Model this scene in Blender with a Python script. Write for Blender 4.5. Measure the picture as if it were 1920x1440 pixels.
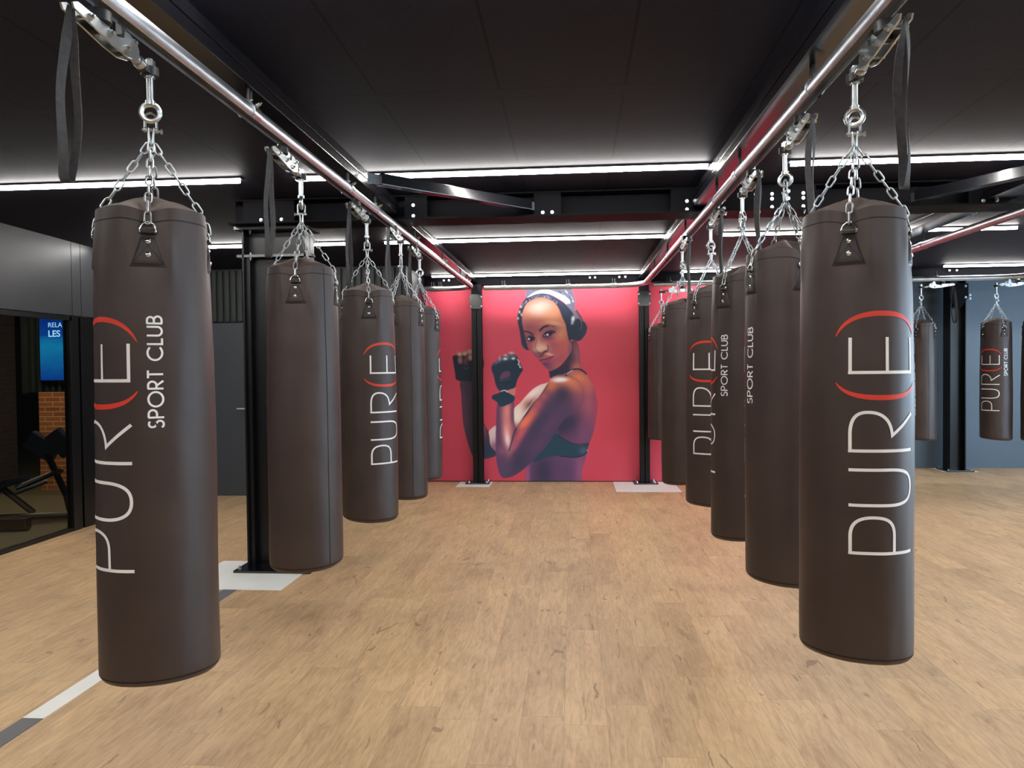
import bpy, bmesh, math, random
import numpy as np
from mathutils import Vector, Matrix, noise
random.seed(7)
for o in list(bpy.data.objects): bpy.data.objects.remove(o, do_unlink=True)
scene = bpy.context.scene
COL = scene.collection
PI = math.pi

# ------------------------------------------------------------------ camera
EYE = 1.57
cam_d = bpy.data.cameras.new('camera')
cam_d.sensor_width = 36.0
cam_d.lens = 36.0*1442.0/1920.0
cam_d.clip_start = 0.05; cam_d.clip_end = 100
cam = bpy.data.objects.new('camera', cam_d)
COL.objects.link(cam)
rt = Vector((0.99678075, 0.07947726, -0.01055918))
upv = Vector((0.00877167, 0.02280652, 0.99970142))
fw = Vector((-0.07969435, 0.99657575, -0.02203595))
cam.matrix_world = Matrix(((rt.x, upv.x, -fw.x, 0), (rt.y, upv.y, -fw.y, 0), (rt.z, upv.z, -fw.z, EYE), (0, 0, 0, 1)))
scene.camera = cam

# ------------------------------------------------------------------ world, exposure
scene.view_settings.view_transform = 'Standard'
scene.view_settings.look = 'None'
scene.view_settings.gamma = 1.0
scene.view_settings.use_curve_mapping = False
scene.view_settings.exposure = 0.0
w = bpy.data.worlds.new('world'); scene.world = w; w.use_nodes = True
w.node_tree.nodes['Background'].inputs[0].default_value = (0.55, 0.75, 1.0, 1)
w.node_tree.nodes['Background'].inputs[1].default_value = 0.25
LED = 55.0          # emission of the ceiling strips
# daylight outside the windows of the right wall
ld = bpy.data.lights.new('daylight', 'AREA'); ld.shape = 'RECTANGLE'; ld.size = 1.9; ld.size_y = 11.0
ld.energy = 800; ld.color = (0.58, 0.79, 1.0)
lo = bpy.data.objects.new('daylight', ld); COL.objects.link(lo)
lo.location = (9.6, 5.0, 1.7); lo.rotation_euler = (0, PI/2, 0)

# ------------------------------------------------------------------ materials
def srgb(r, g, b):
    f = lambda c: (c/255.0/12.92) if c/255.0 <= .04045 else ((c/255.0+.055)/1.055)**2.4
    return (f(r), f(g), f(b), 1.0)
def mat(name, col, rough=.5, metal=0.0, spec=.5, emit=None, es=1.0, coat=0.0):
    m = bpy.data.materials.new(name); m.use_nodes = True
    b = m.node_tree.nodes['Principled BSDF']
    b.inputs['Base Color'].default_value = col
    b.inputs['Roughness'].default_value = rough
    b.inputs['Metallic'].default_value = metal
    b.inputs['Specular IOR Level'].default_value = spec
    b.inputs['Coat Weight'].default_value = coat
    b.inputs['Coat Roughness'].default_value = .12
    if emit:
        b.inputs['Emission Color'].default_value = emit
        b.inputs['Emission Strength'].default_value = es
    return m
class NT:
    def __init__(s, m): s.t = m.node_tree; s.b = s.t.nodes['Principled BSDF']
    def n(s, typ, **kw):
        x = s.t.nodes.new(typ)
        for k, v in kw.items():
            if k.startswith('_'): setattr(x, k[1:], v)
            else: x.inputs[k.replace('_', ' ')].default_value = v
        return x
    def l(s, a, b): s.t.links.new(a, b)
def mth(nt, op, a, b=None, c=None):
    x = nt.n('ShaderNodeMath', _operation=op)
    for i, v in enumerate((a, b, c)):
        if v is None: continue
        if isinstance(v, (int, float)): x.inputs[i].default_value = v
        else: nt.l(v, x.inputs[i])
    return x.outputs[0]
def mixc(nt, fac, a, b, blend='MIX'):
    x = nt.n('ShaderNodeMix', _data_type='RGBA', _blend_type=blend)
    for s_, v in ((0, fac), (6, a), (7, b)):
        if isinstance(v, (int, float)): x.inputs[s_].default_value = v
        elif isinstance(v, tuple): x.inputs[s_].default_value = v
        else: nt.l(v, x.inputs[s_])
    return x.outputs[2]
def ramp(nt, fac, stops):
    x = nt.n('ShaderNodeValToRGB'); nt.l(fac, x.inputs[0]); cr = x.color_ramp
    while len(cr.elements) < len(stops): cr.elements.new(.5)
    for e, (p, c) in zip(cr.elements, stops): e.position = p; e.color = c
    return x.outputs[0]
def scaled(nt, vec, sx, sy, sz, loc=(0, 0, 0)):
    x = nt.n('ShaderNodeMapping'); nt.l(vec, x.inputs[0])
    x.inputs['Location'].default_value = loc
    x.inputs['Scale'].default_value = (sx, sy, sz); return x.outputs[0]

# wood plank floor
M_floor = mat('wood_vinyl', (1, 1, 1, 1), .42, spec=.35)
nt = NT(M_floor)
pos = nt.n('ShaderNodeNewGeometry').outputs['Position']
sep = nt.n('ShaderNodeSeparateXYZ'); nt.l(pos, sep.inputs[0])
PW, PL = .1905, 1.22
ix = mth(nt, 'DIVIDE', mth(nt, 'ADD', sep.outputs[0], .054), PW)
row = mth(nt, 'FLOOR', ix)
fx = mth(nt, 'FRACT', ix)
wn = nt.n('ShaderNodeTexWhiteNoise', _noise_dimensions='1D'); nt.l(row, wn.inputs['W'])
iy = mth(nt, 'ADD', mth(nt, 'DIVIDE', sep.outputs[1], PL), mth(nt, 'MULTIPLY', wn.outputs[0], 7.31))
cell = mth(nt, 'FLOOR', iy); fy = mth(nt, 'FRACT', iy)
cx = nt.n('ShaderNodeCombineXYZ'); nt.l(row, cx.inputs[0]); nt.l(cell, cx.inputs[1])
wn2 = nt.n('ShaderNodeTexWhiteNoise', _noise_dimensions='3D'); nt.l(cx.outputs[0], wn2.inputs['Vector'])
off = nt.n('ShaderNodeVectorMath', _operation='MULTIPLY_ADD')
nt.l(wn2.outputs['Color'], off.inputs[0]); off.inputs[1].default_value = (40, 40, 40); nt.l(pos, off.inputs[2])
pv = off.outputs[0]
n1 = nt.n('ShaderNodeTexNoise', Scale=1.0, Detail=4.0, Roughness=.55, Distortion=.6); nt.l(scaled(nt, pv, 5.0, 1.7, 1), n1.inputs['Vector'])
n2 = nt.n('ShaderNodeTexNoise', Scale=1.0, Detail=6.0, Roughness=.6, Distortion=1.2); nt.l(scaled(nt, pv, 38, 4.5, 1), n2.inputs['Vector'])
n3 = nt.n('ShaderNodeTexNoise', Scale=1.0, Detail=2.0, Roughness=.5, Distortion=.3); nt.l(scaled(nt, pv, 7.0, 2.2, 1, (3, 8, 0)), n3.inputs['Vector'])
rings = mth(nt, 'FRACT', mth(nt, 'MULTIPLY', n3.outputs[0], 9.0))
c = ramp(nt, n1.outputs[0], [(.28, srgb(172, 138, 103)), (.50, srgb(212, 175, 132)), (.72, srgb(226, 190, 146))])
c = mixc(nt, .40, c, ramp(nt, n2.outputs[0], [(.35, srgb(168, 133, 98)), (.6, srgb(230, 197, 154))]))
c = mixc(nt, .10, c, ramp(nt, rings, [(.0, srgb(150, 116, 84)), (.45, srgb(220, 184, 140)), (1.0, srgb(230, 194, 150))]))
plank = ramp(nt, wn2.outputs['Value'], [(0, (.90, .885, .87, 1)), (.5, (.98, .98, .98, 1)), (1, (1.05, 1.04, 1.01, 1))])
c = mixc(nt, 1.0, c, plank, 'MULTIPLY')
# cracks and knots
nw = nt.n('ShaderNodeTexNoise', Scale=1.0, Detail=3.0, Roughness=.5); nt.l(scaled(nt, pv, 9, 9, 1), nw.inputs['Vector'])
wob = nt.n('ShaderNodeVectorMath', _operation='MULTIPLY_ADD'); nt.l(nw.outputs['Color'], wob.inputs[0]); wob.inputs[1].default_value = (.05, .0, 0); nt.l(pv, wob.inputs[2])
vor = nt.n('ShaderNodeTexVoronoi', Scale=1.0, _feature='DISTANCE_TO_EDGE'); nt.l(scaled(nt, wob.outputs[0], 6.5, .85, 0), vor.inputs['Vector'])
nm = nt.n('ShaderNodeTexNoise', Scale=1.0, Detail=1.0); nt.l(scaled(nt, pv, 5.5, 4.6, 1, (9, 1, 0)), nm.inputs['Vector'])
crack = mth(nt, 'MULTIPLY', mth(nt, 'LESS_THAN', vor.outputs['Distance'], .016), mth(nt, 'GREATER_THAN', nm.outputs[0], .655))
c = mixc(nt, mth(nt, 'MULTIPLY', crack, .45), c, srgb(86, 62, 42))
vk = nt.n('ShaderNodeTexVoronoi', Scale=1.0); nt.l(scaled(nt, pv, 2.6, 1.1, 0), vk.inputs['Vector'])
knot = ramp(nt, vk.outputs['Distance'], [(0.0, (.7, .7, .7, 1)), (.02, (.4, .4, .4, 1)), (.045, (0, 0, 0, 1))])
c = mixc(nt, knot, c, srgb(126, 92, 62))
edx = mth(nt, 'MINIMUM', fx, mth(nt, 'SUBTRACT', 1.0, fx))
edy = mth(nt, 'MINIMUM', fy, mth(nt, 'SUBTRACT', 1.0, fy))
seam = mth(nt, 'MAXIMUM', mth(nt, 'LESS_THAN', edx, .006), mth(nt, 'LESS_THAN', edy, .0011))
c = mixc(nt, mth(nt, 'MULTIPLY', seam, .38), c, srgb(110, 84, 60))
nt.l(c, nt.b.inputs['Base Color'])
bmp = nt.n('ShaderNodeBump', Strength=.08, Distance=.002); nt.l(n2.outputs[0], bmp.inputs['Height']); nt.l(bmp.outputs[0], nt.b.inputs['Normal'])

# dark ceiling tiles
M_ceil = mat('dark_ceiling_tile', (1, 1, 1, 1), .62, spec=.10)
nt = NT(M_ceil)
pos = nt.n('ShaderNodeNewGeometry').outputs['Position']
sep = nt.n('ShaderNodeSeparateXYZ'); nt.l(pos, sep.inputs[0])
gx = mth(nt, 'FRACT', mth(nt, 'DIVIDE', mth(nt, 'SUBTRACT', sep.outputs[0], .257-60), .6))
gx = mth(nt, 'MINIMUM', gx, mth(nt, 'SUBTRACT', 1.0, gx))
gy = mth(nt, 'FRACT', mth(nt, 'DIVIDE', mth(nt, 'SUBTRACT', sep.outputs[1], 3.76-60+.625), 1.25))
dy = mth(nt, 'ABSOLUTE', mth(nt, 'SUBTRACT', gy, .5))
band = mth(nt, 'LESS_THAN', dy, .046)
bedge = mth(nt, 'MULTIPLY', mth(nt, 'GREATER_THAN', dy, .040), band)
gl = mth(nt, 'MULTIPLY', mth(nt, 'LESS_THAN', gx, .011), mth(nt, 'SUBTRACT', 1.0, band))
gr = mth(nt, 'MAXIMUM', gl, bedge)
nz = nt.n('ShaderNodeTexNoise', Scale=90.0, Detail=3.0)
nt.l(pos, nz.inputs['Vector'])
c = mixc(nt, nz.outputs[0], (.0090, .0092, .0165, 1), (.0170, .0175, .0310, 1))
c = mixc(nt, mth(nt, 'MULTIPLY', gr, .85), c, (.003, .003, .003, 1))
nt.l(c, nt.b.inputs['Base Color'])
bmp = nt.n('ShaderNodeBump', Strength=.25, Distance=.003); nt.l(nz.outputs[0], bmp.inputs['Height']); nt.l(bmp.outputs[0], nt.b.inputs['Normal'])

def noisy(name, c1, c2, scale, rough, spec=.5, bump=0.0, metal=0.0, bscale=None, coat=0.0):
    m = mat(name, c1, rough, metal, spec, coat=coat); nt = NT(m)
    tc = nt.n('ShaderNodeTexCoord').outputs['Object']
    a = nt.n('ShaderNodeTexNoise', Scale=scale, Detail=4.0); nt.l(tc, a.inputs['Vector'])
    nt.l(ramp(nt, a.outputs[0], [(.35, c1), (.65, c2)]), nt.b.inputs['Base Color'])
    if bump:
        b2 = nt.n('ShaderNodeTexNoise', Scale=bscale or scale, Detail=3.0); nt.l(tc, b2.inputs['Vector'])
        bp = nt.n('ShaderNodeBump', Strength=bump, Distance=.004); nt.l(b2.outputs[0], bp.inputs['Height']); nt.l(bp.outputs[0], nt.b.inputs['Normal'])
    return m
M_leather = noisy('brown_leatherette', srgb(58, 47, 44), srgb(66, 54, 50), 5.0, .45, spec=.5, bump=.25, bscale=9.0)
M_lid = noisy('brown_canvas_top', srgb(78, 64, 58), srgb(86, 72, 64), 6.0, .6, bump=.3, bscale=14)
M_patch = mat('dark_leather_patch', srgb(44, 36, 34), .45)
M_stitch = mat('dark_stitching', srgb(22, 18, 18), .8)
M_zinc = noisy('zinc_plated_steel', srgb(178, 186, 190), srgb(206, 213, 216), 12, .28, metal=1.0)
M_rail = noisy('galvanised_rail', srgb(176, 182, 188), srgb(200, 206, 212), 6, .38, metal=1.0)
M_chrome = mat('chrome_rivet', srgb(225, 228, 230), .12, 1.0)
M_handle = mat('brushed_handle', srgb(210, 212, 214), .35, .55)
M_black = mat('gloss_black_steel', srgb(14, 15, 20), .18, 0, .9)
M_column = mat('semi_gloss_black_steel', srgb(12, 13, 17), .34, 0, .35)
M_satin = mat('satin_black_steel', srgb(8, 9, 14), .5, 0, .06)
M_blackm = mat('matt_black_plastic', srgb(24, 24, 27), .5)
M_web = noisy('black_webbing', srgb(52, 52, 54), srgb(64, 64, 66), 60, .75)
M_white = mat('white_print', srgb(250, 251, 251), .5)
M_red = mat('red_print', srgb(226, 62, 42), .5)
M_wpatch = noisy('white_floor_paint', srgb(243, 243, 235), srgb(250, 250, 246), 3, .5)
M_gtape = mat('grey_tape', srgb(106, 106, 110), .5)
M_grey = noisy('grey_panel', srgb(55, 56, 59), srgb(60, 61, 64), 2, .45)
M_blackwall = mat('black_wall_paint', srgb(26, 27, 29), .5)
M_blue = noisy('blue_grey_paint', srgb(82, 98, 112), srgb(88, 104, 118), 1.2, .5)
M_door = mat('charcoal_door', srgb(66, 70, 76), .45)
M_slat = mat('black_slat', srgb(42, 50, 47), .5)
M_led = mat('led_diffuser', (1, 1, 1, 1), .5, emit=(1.0, .965, .93, 1), es=LED)
M_ledframe = mat('led_housing', srgb(40, 40, 42), .4)
M_warm = mat('warm_fill_lamp', (1, 1, 1, 1), .5, emit=(1.0, .80, .55, 1), es=80.0)
M_rubber = noisy('rubber_gym_floor', srgb(88, 82, 58), srgb(104, 96, 70), 40, .7)
M_pad = mat('dark_vinyl_pad', srgb(34, 42, 54), .4)
M_frame = mat('black_frame', srgb(13, 13, 15), .35)
M_glass = bpy.data.materials.new('clear_glass'); M_glass.use_nodes = True
t = M_glass.node_tree; t.nodes.clear()
out = t.nodes.new('ShaderNodeOutputMaterial'); mx = t.nodes.new('ShaderNodeMixShader')
tr = t.nodes.new('ShaderNodeBsdfTransparent'); tr.inputs[0].default_value = (.78, .80, .80, 1)
gl = t.nodes.new('ShaderNodeBsdfGlossy'); gl.inputs['Roughness'].default_value = .02
fr = t.nodes.new('ShaderNodeFresnel'); fr.inputs[0].default_value = 1.35
gm = t.nodes.new('ShaderNodeNewGeometry'); sb = t.nodes.new('ShaderNodeMath'); sb.operation = 'SUBTRACT'; sb.inputs[0].default_value = 1.0; t.links.new(gm.outputs['Backfacing'], sb.inputs[1])
ml = t.nodes.new('ShaderNodeMath'); ml.operation = 'MULTIPLY'; t.links.new(fr.outputs[0], ml.inputs[0]); t.links.new(sb.outputs[0], ml.inputs[1])
t.links.new(ml.outputs[0], mx.inputs[0]); t.links.new(tr.outputs[0], mx.inputs[1]); t.links.new(gl.outputs[0], mx.inputs[2]); t.links.new(mx.outputs[0], out.inputs[0])
# brick
def brick_mat(name, a, b_, mo):
    m = mat(name, a, .8); nt = NT(m)
    tc = nt.n('ShaderNodeTexCoord').outputs['Object']
    sp = nt.n('ShaderNodeSeparateXYZ'); nt.l(tc, sp.inputs[0])
    cb = nt.n('ShaderNodeCombineXYZ'); nt.l(mth(nt, 'ADD', sp.outputs[0], sp.outputs[1]), cb.inputs[0]); nt.l(sp.outputs[2], cb.inputs[1])
    br = nt.n('ShaderNodeTexBrick', Scale=1.0, Mortar_Size=.006, Brick_Width=.215, Row_Height=.065, Color1=a, Color2=b_, Mortar=mo, Bias=0.0)
    nt.l(cb.outputs[0], br.inputs['Vector']); nt.l(br.outputs['Color'], nt.b.inputs['Base Color'])
    return m
M_brick = brick_mat('orange_brick', srgb(190, 112, 66), srgb(160, 88, 52), srgb(205, 180, 130))
M_dbrick = brick_mat('dark_brick', srgb(70, 50, 38), srgb(58, 42, 34), srgb(64, 60, 48))
# screen picture
M_screen = mat('lit_screen', (0, 0, 0, 1), .2); nt = NT(M_screen)
tc = nt.n('ShaderNodeTexCoord').outputs['Object']
sz = nt.n('ShaderNodeSeparateXYZ'); nt.l(tc, sz.inputs[0])
na = nt.n('ShaderNodeTexNoise', Scale=1.0, Detail=3.0); nt.l(scaled(nt, tc, 3, 3, 14), na.inputs['Vector'])
g = mth(nt, 'ADD', mth(nt, 'MULTIPLY', sz.outputs[2], 1.1), mth(nt, 'MULTIPLY', na.outputs[0], .25))
sc = ramp(nt, g, [(.1, srgb(10, 50, 130)), (.35, srgb(12, 90, 150)), (.62, srgb(16, 120, 165)), (.80, srgb(8, 62, 140)), (1.0, srgb(6, 45, 120))])
nt.l(sc, nt.b.inputs['Emission Color']); nt.b.inputs['Emission Strength'].default_value = 1.3
M_stext = mat('screen_text', (0, 0, 0, 1), .5, emit=srgb(160, 215, 250), es=1.5)

# ------------------------------------------------------------------ mesh helpers
def link_bm(name, bm, m, parent=None, smooth=False, angle=None):
    me = bpy.data.meshes.new(name)
    bmesh.ops.recalc_face_normals(bm, faces=bm.faces)
    bm.to_mesh(me); bm.free()
    for mm in (m if isinstance(m, (list, tuple)) else [m]): me.materials.append(mm)
    if smooth:
        me.polygons.foreach_set('use_smooth', [True]*len(me.polygons))
        if angle is not None: me.set_sharp_from_angle(angle=angle)
    o = bpy.data.objects.new(name, me); COL.objects.link(o)
    if parent: o.parent = parent
    return o
def tag(o, label=None, cat=None, group=None, kind=None):
    if label: o['label'] = label
    if cat: o['category'] = cat
    if group: o['group'] = group
    if kind: o['kind'] = kind
    return o
def thing(name, label, cat, loc=(0, 0, 0), rz=0.0, group=None):
    o = bpy.data.objects.new(name, None); COL.objects.link(o)
    o.empty_display_size = .1; o.location = loc; o.rotation_euler = (0, 0, rz)
    return tag(o, label, cat, group)
def box(bm, x0, x1, y0, y1, z0, z1, bev=0.0, mi=0):
    r = bmesh.ops.create_cube(bm, size=1.0, matrix=Matrix.Translation(((x0+x1)/2, (y0+y1)/2, (z0+z1)/2)) @ Matrix.Diagonal((abs(x1-x0), abs(y1-y0), abs(z1-z0), 1)))
    vs = r['verts']
    if bev > 0:
        es = list({e for v in vs for e in v.link_edges})
        r2 = bmesh.ops.bevel(bm, geom=es, offset=bev, segments=2, affect='EDGES', profile=.7)
        vs = [v for v in r2['verts']] or vs
    if mi:
        for f in {f for v in vs for f in v.link_faces}: f.material_index = mi
    return vs
def obox(bm, c, d, rot, bev=0.0):
    n0 = len(bm.verts)
    vs = box(bm, -d[0]/2, d[0]/2, -d[1]/2, d[1]/2, -d[2]/2, d[2]/2, bev)
    bm.verts.ensure_lookup_table()
    bmesh.ops.transform(bm, matrix=Matrix.Translation(c) @ rot, verts=bm.verts[n0:])
def cyl(bm, p, q, r, seg=16, r2=None, caps=True):
    p = Vector(p); q = Vector(q); d = q-p
    m = Matrix.Translation((p+q)/2) @ d.to_track_quat('Z', 'Y').to_matrix().to_4x4()
    bmesh.ops.create_cone(bm, cap_ends=caps, segments=seg, radius1=r, radius2=r if r2 is None else r2, depth=d.length, matrix=m)
def tube(bm, pts, r, seg=8, closed=False):
    pts = [Vector(p) for p in pts]; n = len(pts); rings = []
    prev = None
    for i in range(n):
        if closed: d = pts[(i+1) % n]-pts[i-1]
        else: d = pts[min(i+1, n-1)]-pts[max(i-1, 0)]
        d.normalize()
        if prev is None:
            a = Vector((0, 0, 1)) if abs(d.z) < .9 else Vector((1, 0, 0))
            u = d.cross(a).normalized()
        else:
            u = (prev - d*prev.dot(d)).normalized()
        prev = u; v = d.cross(u)
        rings.append([bm.verts.new(pts[i]+u*r*math.cos(2*PI*k/seg)+v*r*math.sin(2*PI*k/seg)) for k in range(seg)])
    for i in range(n if closed else n-1):
        A = rings[i]; B = rings[(i+1) % n]
        for k in range(seg): bm.faces.new((A[k], A[(k+1) % seg], B[(k+1) % seg], B[k]))
    if not closed:
        bm.faces.new(rings[0][::-1]); bm.faces.new(rings[-1])
def torus(bm, c, axis, R, r, seg=24, s2=8):
    axis = Vector(axis).normalized(); a = Vector((0, 0, 1)) if abs(axis.z) < .9 else Vector((1, 0, 0))
    u = axis.cross(a).normalized(); v = axis.cross(u)
    tube(bm, [Vector(c)+u*R*math.cos(2*PI*i/seg)+v*R*math.sin(2*PI*i/seg) for i in range(seg)], r, s2, True)
def prism(bm, poly, a0, a1, plane='yz'):
    def pt(p, a): return {'yz': (a, p[0], p[1]), 'xz': (p[0], a, p[1]), 'xy': (p[0], p[1], a)}[plane]
    A = [bm.verts.new(pt(p, a0)) for p in poly]; B = [bm.verts.new(pt(p, a1)) for p in poly]
    bm.faces.new(A[::-1]); bm.faces.new(B); n = len(poly)
    for i in range(n): bm.faces.new((A[i], A[(i+1) % n], B[(i+1) % n], B[i]))
def hexbolt(bm, c, axis, r=.012, h=.01):
    c = Vector(c); ax = Vector(axis).normalized()
    cyl(bm, c, c+ax*.003, r*1.35, 14)
    cyl(bm, c+ax*.003, c+ax*(.003+h), r, 6)
    cyl(bm, c+ax*(.003+h), c+ax*(.003+h+.008), r*.5, 8)
def new(): return bmesh.new()
def struct(name, bm, m, **k): return tag(link_bm(name, bm, m, **k), kind='structure')

# ------------------------------------------------------------------ room shell
XL, XR, YB = -4.92, 8.9, -4.6
def ceil_z(y): return 2.9607-.0155*y
bm = new(); box(bm, XL-.06, XR+.2, YB-.1, 12.2, -.12, 0); struct('floor', bm, M_floor)
bm = new()
v = [bm.verts.new((x, y, ceil_z(y)+dz)) for dz in (0, .12) for (x, y) in ((XL-.2, YB-.1), (XR+.2, YB-.1), (XR+.2, 12.2), (XL-.2, 12.2))]
for f in ((0, 1, 2, 3), (7, 6, 5, 4), (0, 4, 5, 1), (1, 5, 6, 2), (2, 6, 7, 3), (3, 7, 4, 0)): bm.faces.new([v[i] for i in f])
struct('ceiling', bm, M_ceil)
WY = 10.48    # face of the picture wall
RY = 11.89    # face of the blue wall to the right
DY = 9.25     # face of the door wall
MX0, MX1 = -2.02, 2.75
bm = new(); box(bm, MX0, MX1, WY, WY+.12, 0, 2.9); struct('wall_back', bm, M_blackwall)
bm = new(); box(bm, MX1-.12, MX1, WY+.12, RY, 0, 2.9); struct('wall_back_return', bm, M_blue)
bm = new(); box(bm, MX1, XR+.12, RY, RY+.12, 0, 2.9); struct('wall_back_right', bm, M_blue)
bm = new(); box(bm, MX0-.12, MX0, DY, WY+.12, 0, 2.92); struct('wall_back_corner', bm, M_blackwall)
# door wall: opening for the door
bm = new()
box(bm, XL-.06, -4.86, DY, DY+.12, 0, 2.92); box(bm, -3.93, MX0-.12, DY, DY+.12, 0, 2.92); box(bm, -4.86, -3.93, DY, DY+.12, 2.16, 2.92)
struct('wall_back_left', bm, M_blackwall)
bm = new()
for i in range(34):
    x = -4.86+i*.083
    box(bm, x, x+.045, DY-.035, DY-.001, 2.175, 2.795)
struct('trim_1', bm, M_slat)
bm = new(); box(bm, -4.855, -3.935, DY+.02, DY+.07, .005, 2.155, .003)
door = struct('door_1', bm, M_door)
bm = new()
cyl(bm, (-4.02, DY+.02, 1.09), (-4.02, DY-.005, 1.09), .026, 18); cyl(bm, (-4.02, DY+.01, 1.09), (-4.02, DY-.055, 1.09), .009)
cyl(bm, (-4.02, DY-.05, 1.09), (-4.155, DY-.05, 1.09), .0095, 12)
cyl(bm, (-4.02, DY+.02, 1.00), (-4.02, DY-.005, 1.00), .024, 18)
tag(link_bm('door_handle', bm, M_handle, door, True, .6), 'chrome lever handle with a round lock rose below')
# left wall: glass partition with grey panel above
bm = new()
zt = 2.125
for (a, b_) in ((YB, 1.2), (1.21, 4.2), (4.21, 7.225), (7.233, 7.365), (7.373, DY)):
    v = [bm.verts.new(p) for p in [(XL, a, zt), (XL, b_, zt), (XL, b_, ceil_z(b_)), (XL, a, ceil_z(a)), (XL-.06, a, zt), (XL-.06, b_, zt), (XL-.06, b_, ceil_z(b_)), (XL-.06, a, ceil_z(a))]]
    for f in ((0, 3, 2, 1), (4, 5, 6, 7), (0, 1, 5, 4), (3, 7, 6, 2), (0, 4, 7, 3), (1, 2, 6, 5)): bm.faces.new([v[i] for i in f])
struct('wall_left', bm, M_grey)
bm = new()
box(bm, XL-.05, XL+.012, YB, 7.2, zt-.055, zt-.012); box(bm, XL-.05, XL+.006, YB, 7.2, 0.0, .035)
for y in (1.2, 4.2): box(bm, XL-.05, XL, y-.02, y+.02, .03, zt-.05)
box(bm, XL-.06, XL+.012, 7.17, 7.30, 0, zt-.012, .003); 
win = struct('window_1', bm, M_frame)
bm = new(); box(bm, XL-.031, XL-.021, YB, 7.17, .035, zt-.05)
tag(link_bm('window_pane', bm, M_glass, win), 'clear glass sheet')
bm = new(); box(bm, XL-.06, XL+.012, 7.335, 7.62, 0, zt-.012, .003); box(bm, XL-.06, XL-.005, 7.62, DY, 0, zt)
struct('trim_2', bm, M_frame)
# rear and right walls (behind the viewer, and the daylight side)
bm = new(); box(bm, XL-.06, XR+.12, YB-.12, YB, 0, 3.05); struct('wall_rear', bm, M_grey)
bm = new()
box(bm, XR, XR+.12, YB, RY, 0, .6); box(bm, XR, XR+.12, YB, RY, 2.45, 3.05)
for (a, b_) in ((YB, 0), (3.4, 3.7), (7.1, 7.4), (10.2, RY)): box(bm, XR, XR+.12, a, b_, .6, 2.45)
struct('wall_right', bm, M_blue)

# ------------------------------------------------------------------ room behind the glass
bm = new(); box(bm, -12, XL-.06, 3.0, 15.2, -.12, 0); struct('floor_gym_area', bm, M_rubber)
bm = new(); box(bm, -12, XL-.2, 3.0, 15.2, 2.97, 3.05); struct('ceiling_gym_area', bm, M_blackwall)
bm = new(); box(bm, -12, XL-.06, 15.2, 15.3, 0, 3); box(bm, -12.1, -12, 3, 15.3, 0, 3); box(bm, -12, XL-.06, 2.9, 3.0, 0, 3); struct('wall_gym_area', bm, M_blackwall)
bm = new(); box(bm, -7.10, -5.2, 9.70, 9.95, 0, 1.27); box(bm, -7.10, -5.2, 9.70, 9.80, 1.27, 1.30)
tag(link_bm('brick_wall', bm, M_brick), 'low orange brick wall seen through the glass partition on the left', 'wall')
bm = new(); box(bm, -8.9, -7.95, 9.98, 10.4, 0, 2.95)
tag(link_bm('brick_pillar', bm, M_dbrick), 'dark brick pillar at the far left behind the glass', 'pillar')
bm = new(); box(bm, -7.42, -5.0, 9.82, 9.9, 1.28, 2.9)
for i in range(20):
    x = -7.30+i*.092; box(bm, x, x+.042, 9.72, 9.83, 1.30, 2.9)
tag(link_bm('slat_screen', bm, M_slat), 'dark vertical slat cladding above the low brick wall behind the glass', 'slat panel')
sc = thing('display_screen', 'glowing blue wall screen with white text behind the glass partition', 'screen', (-7.03, 9.655, 1.46))
bm = new(); box(bm, -.02, .34, 0, .05, -.02, .86); link_bm('screen_bezel', bm, M_frame, sc)
bm = new(); box(bm, 0, .32, -.004, 0, 0, .84); link_bm('screen_panel', bm, M_screen, sc)
def flat_text(s, size, bold):
    cu = bpy.data.curves.new('t', 'FONT'); cu.body = s; cu.size = size; cu.extrude = .001; cu.offset = bold
    ob = bpy.data.objects.new('t', cu); COL.objects.link(ob)
    bpy.context.view_layer.update()
    me = bpy.data.meshes.new_from_object(ob.evaluated_get(bpy.context.evaluated_depsgraph_get()))
    bpy.data.objects.remove(ob); return me
for body, size, bold, x, z in (('RELA', .088, 0.0, .118, .70), ('LES', .118, .0022, .118, .575)):
    me = flat_text(body, size, bold); me.materials.append(M_stext)
    o = bpy.data.objects.new('screen_text', me); COL.objects.link(o); o.parent = sc
    o.location = (x, -.006, z); o.rotation_euler = (PI/2, 0, 0)
# unseen lamp added to brighten the brick wall in the gym room
gl_ = thing('gym_fill_lamp', 'added unseen warm lamp lighting the brick wall in the room behind the glass', 'lamp', (-6.3, 8.2, 2.9))
bm = new(); box(bm, -.32, .32, -.16, .16, .03, .07); link_bm('fill_lamp_housing', bm, M_ledframe, gl_)
bm = new(); box(bm, -.3, .3, -.14, .14, .01, .03); link_bm('fill_lamp_diffuser', bm, M_warm, gl_)
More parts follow.
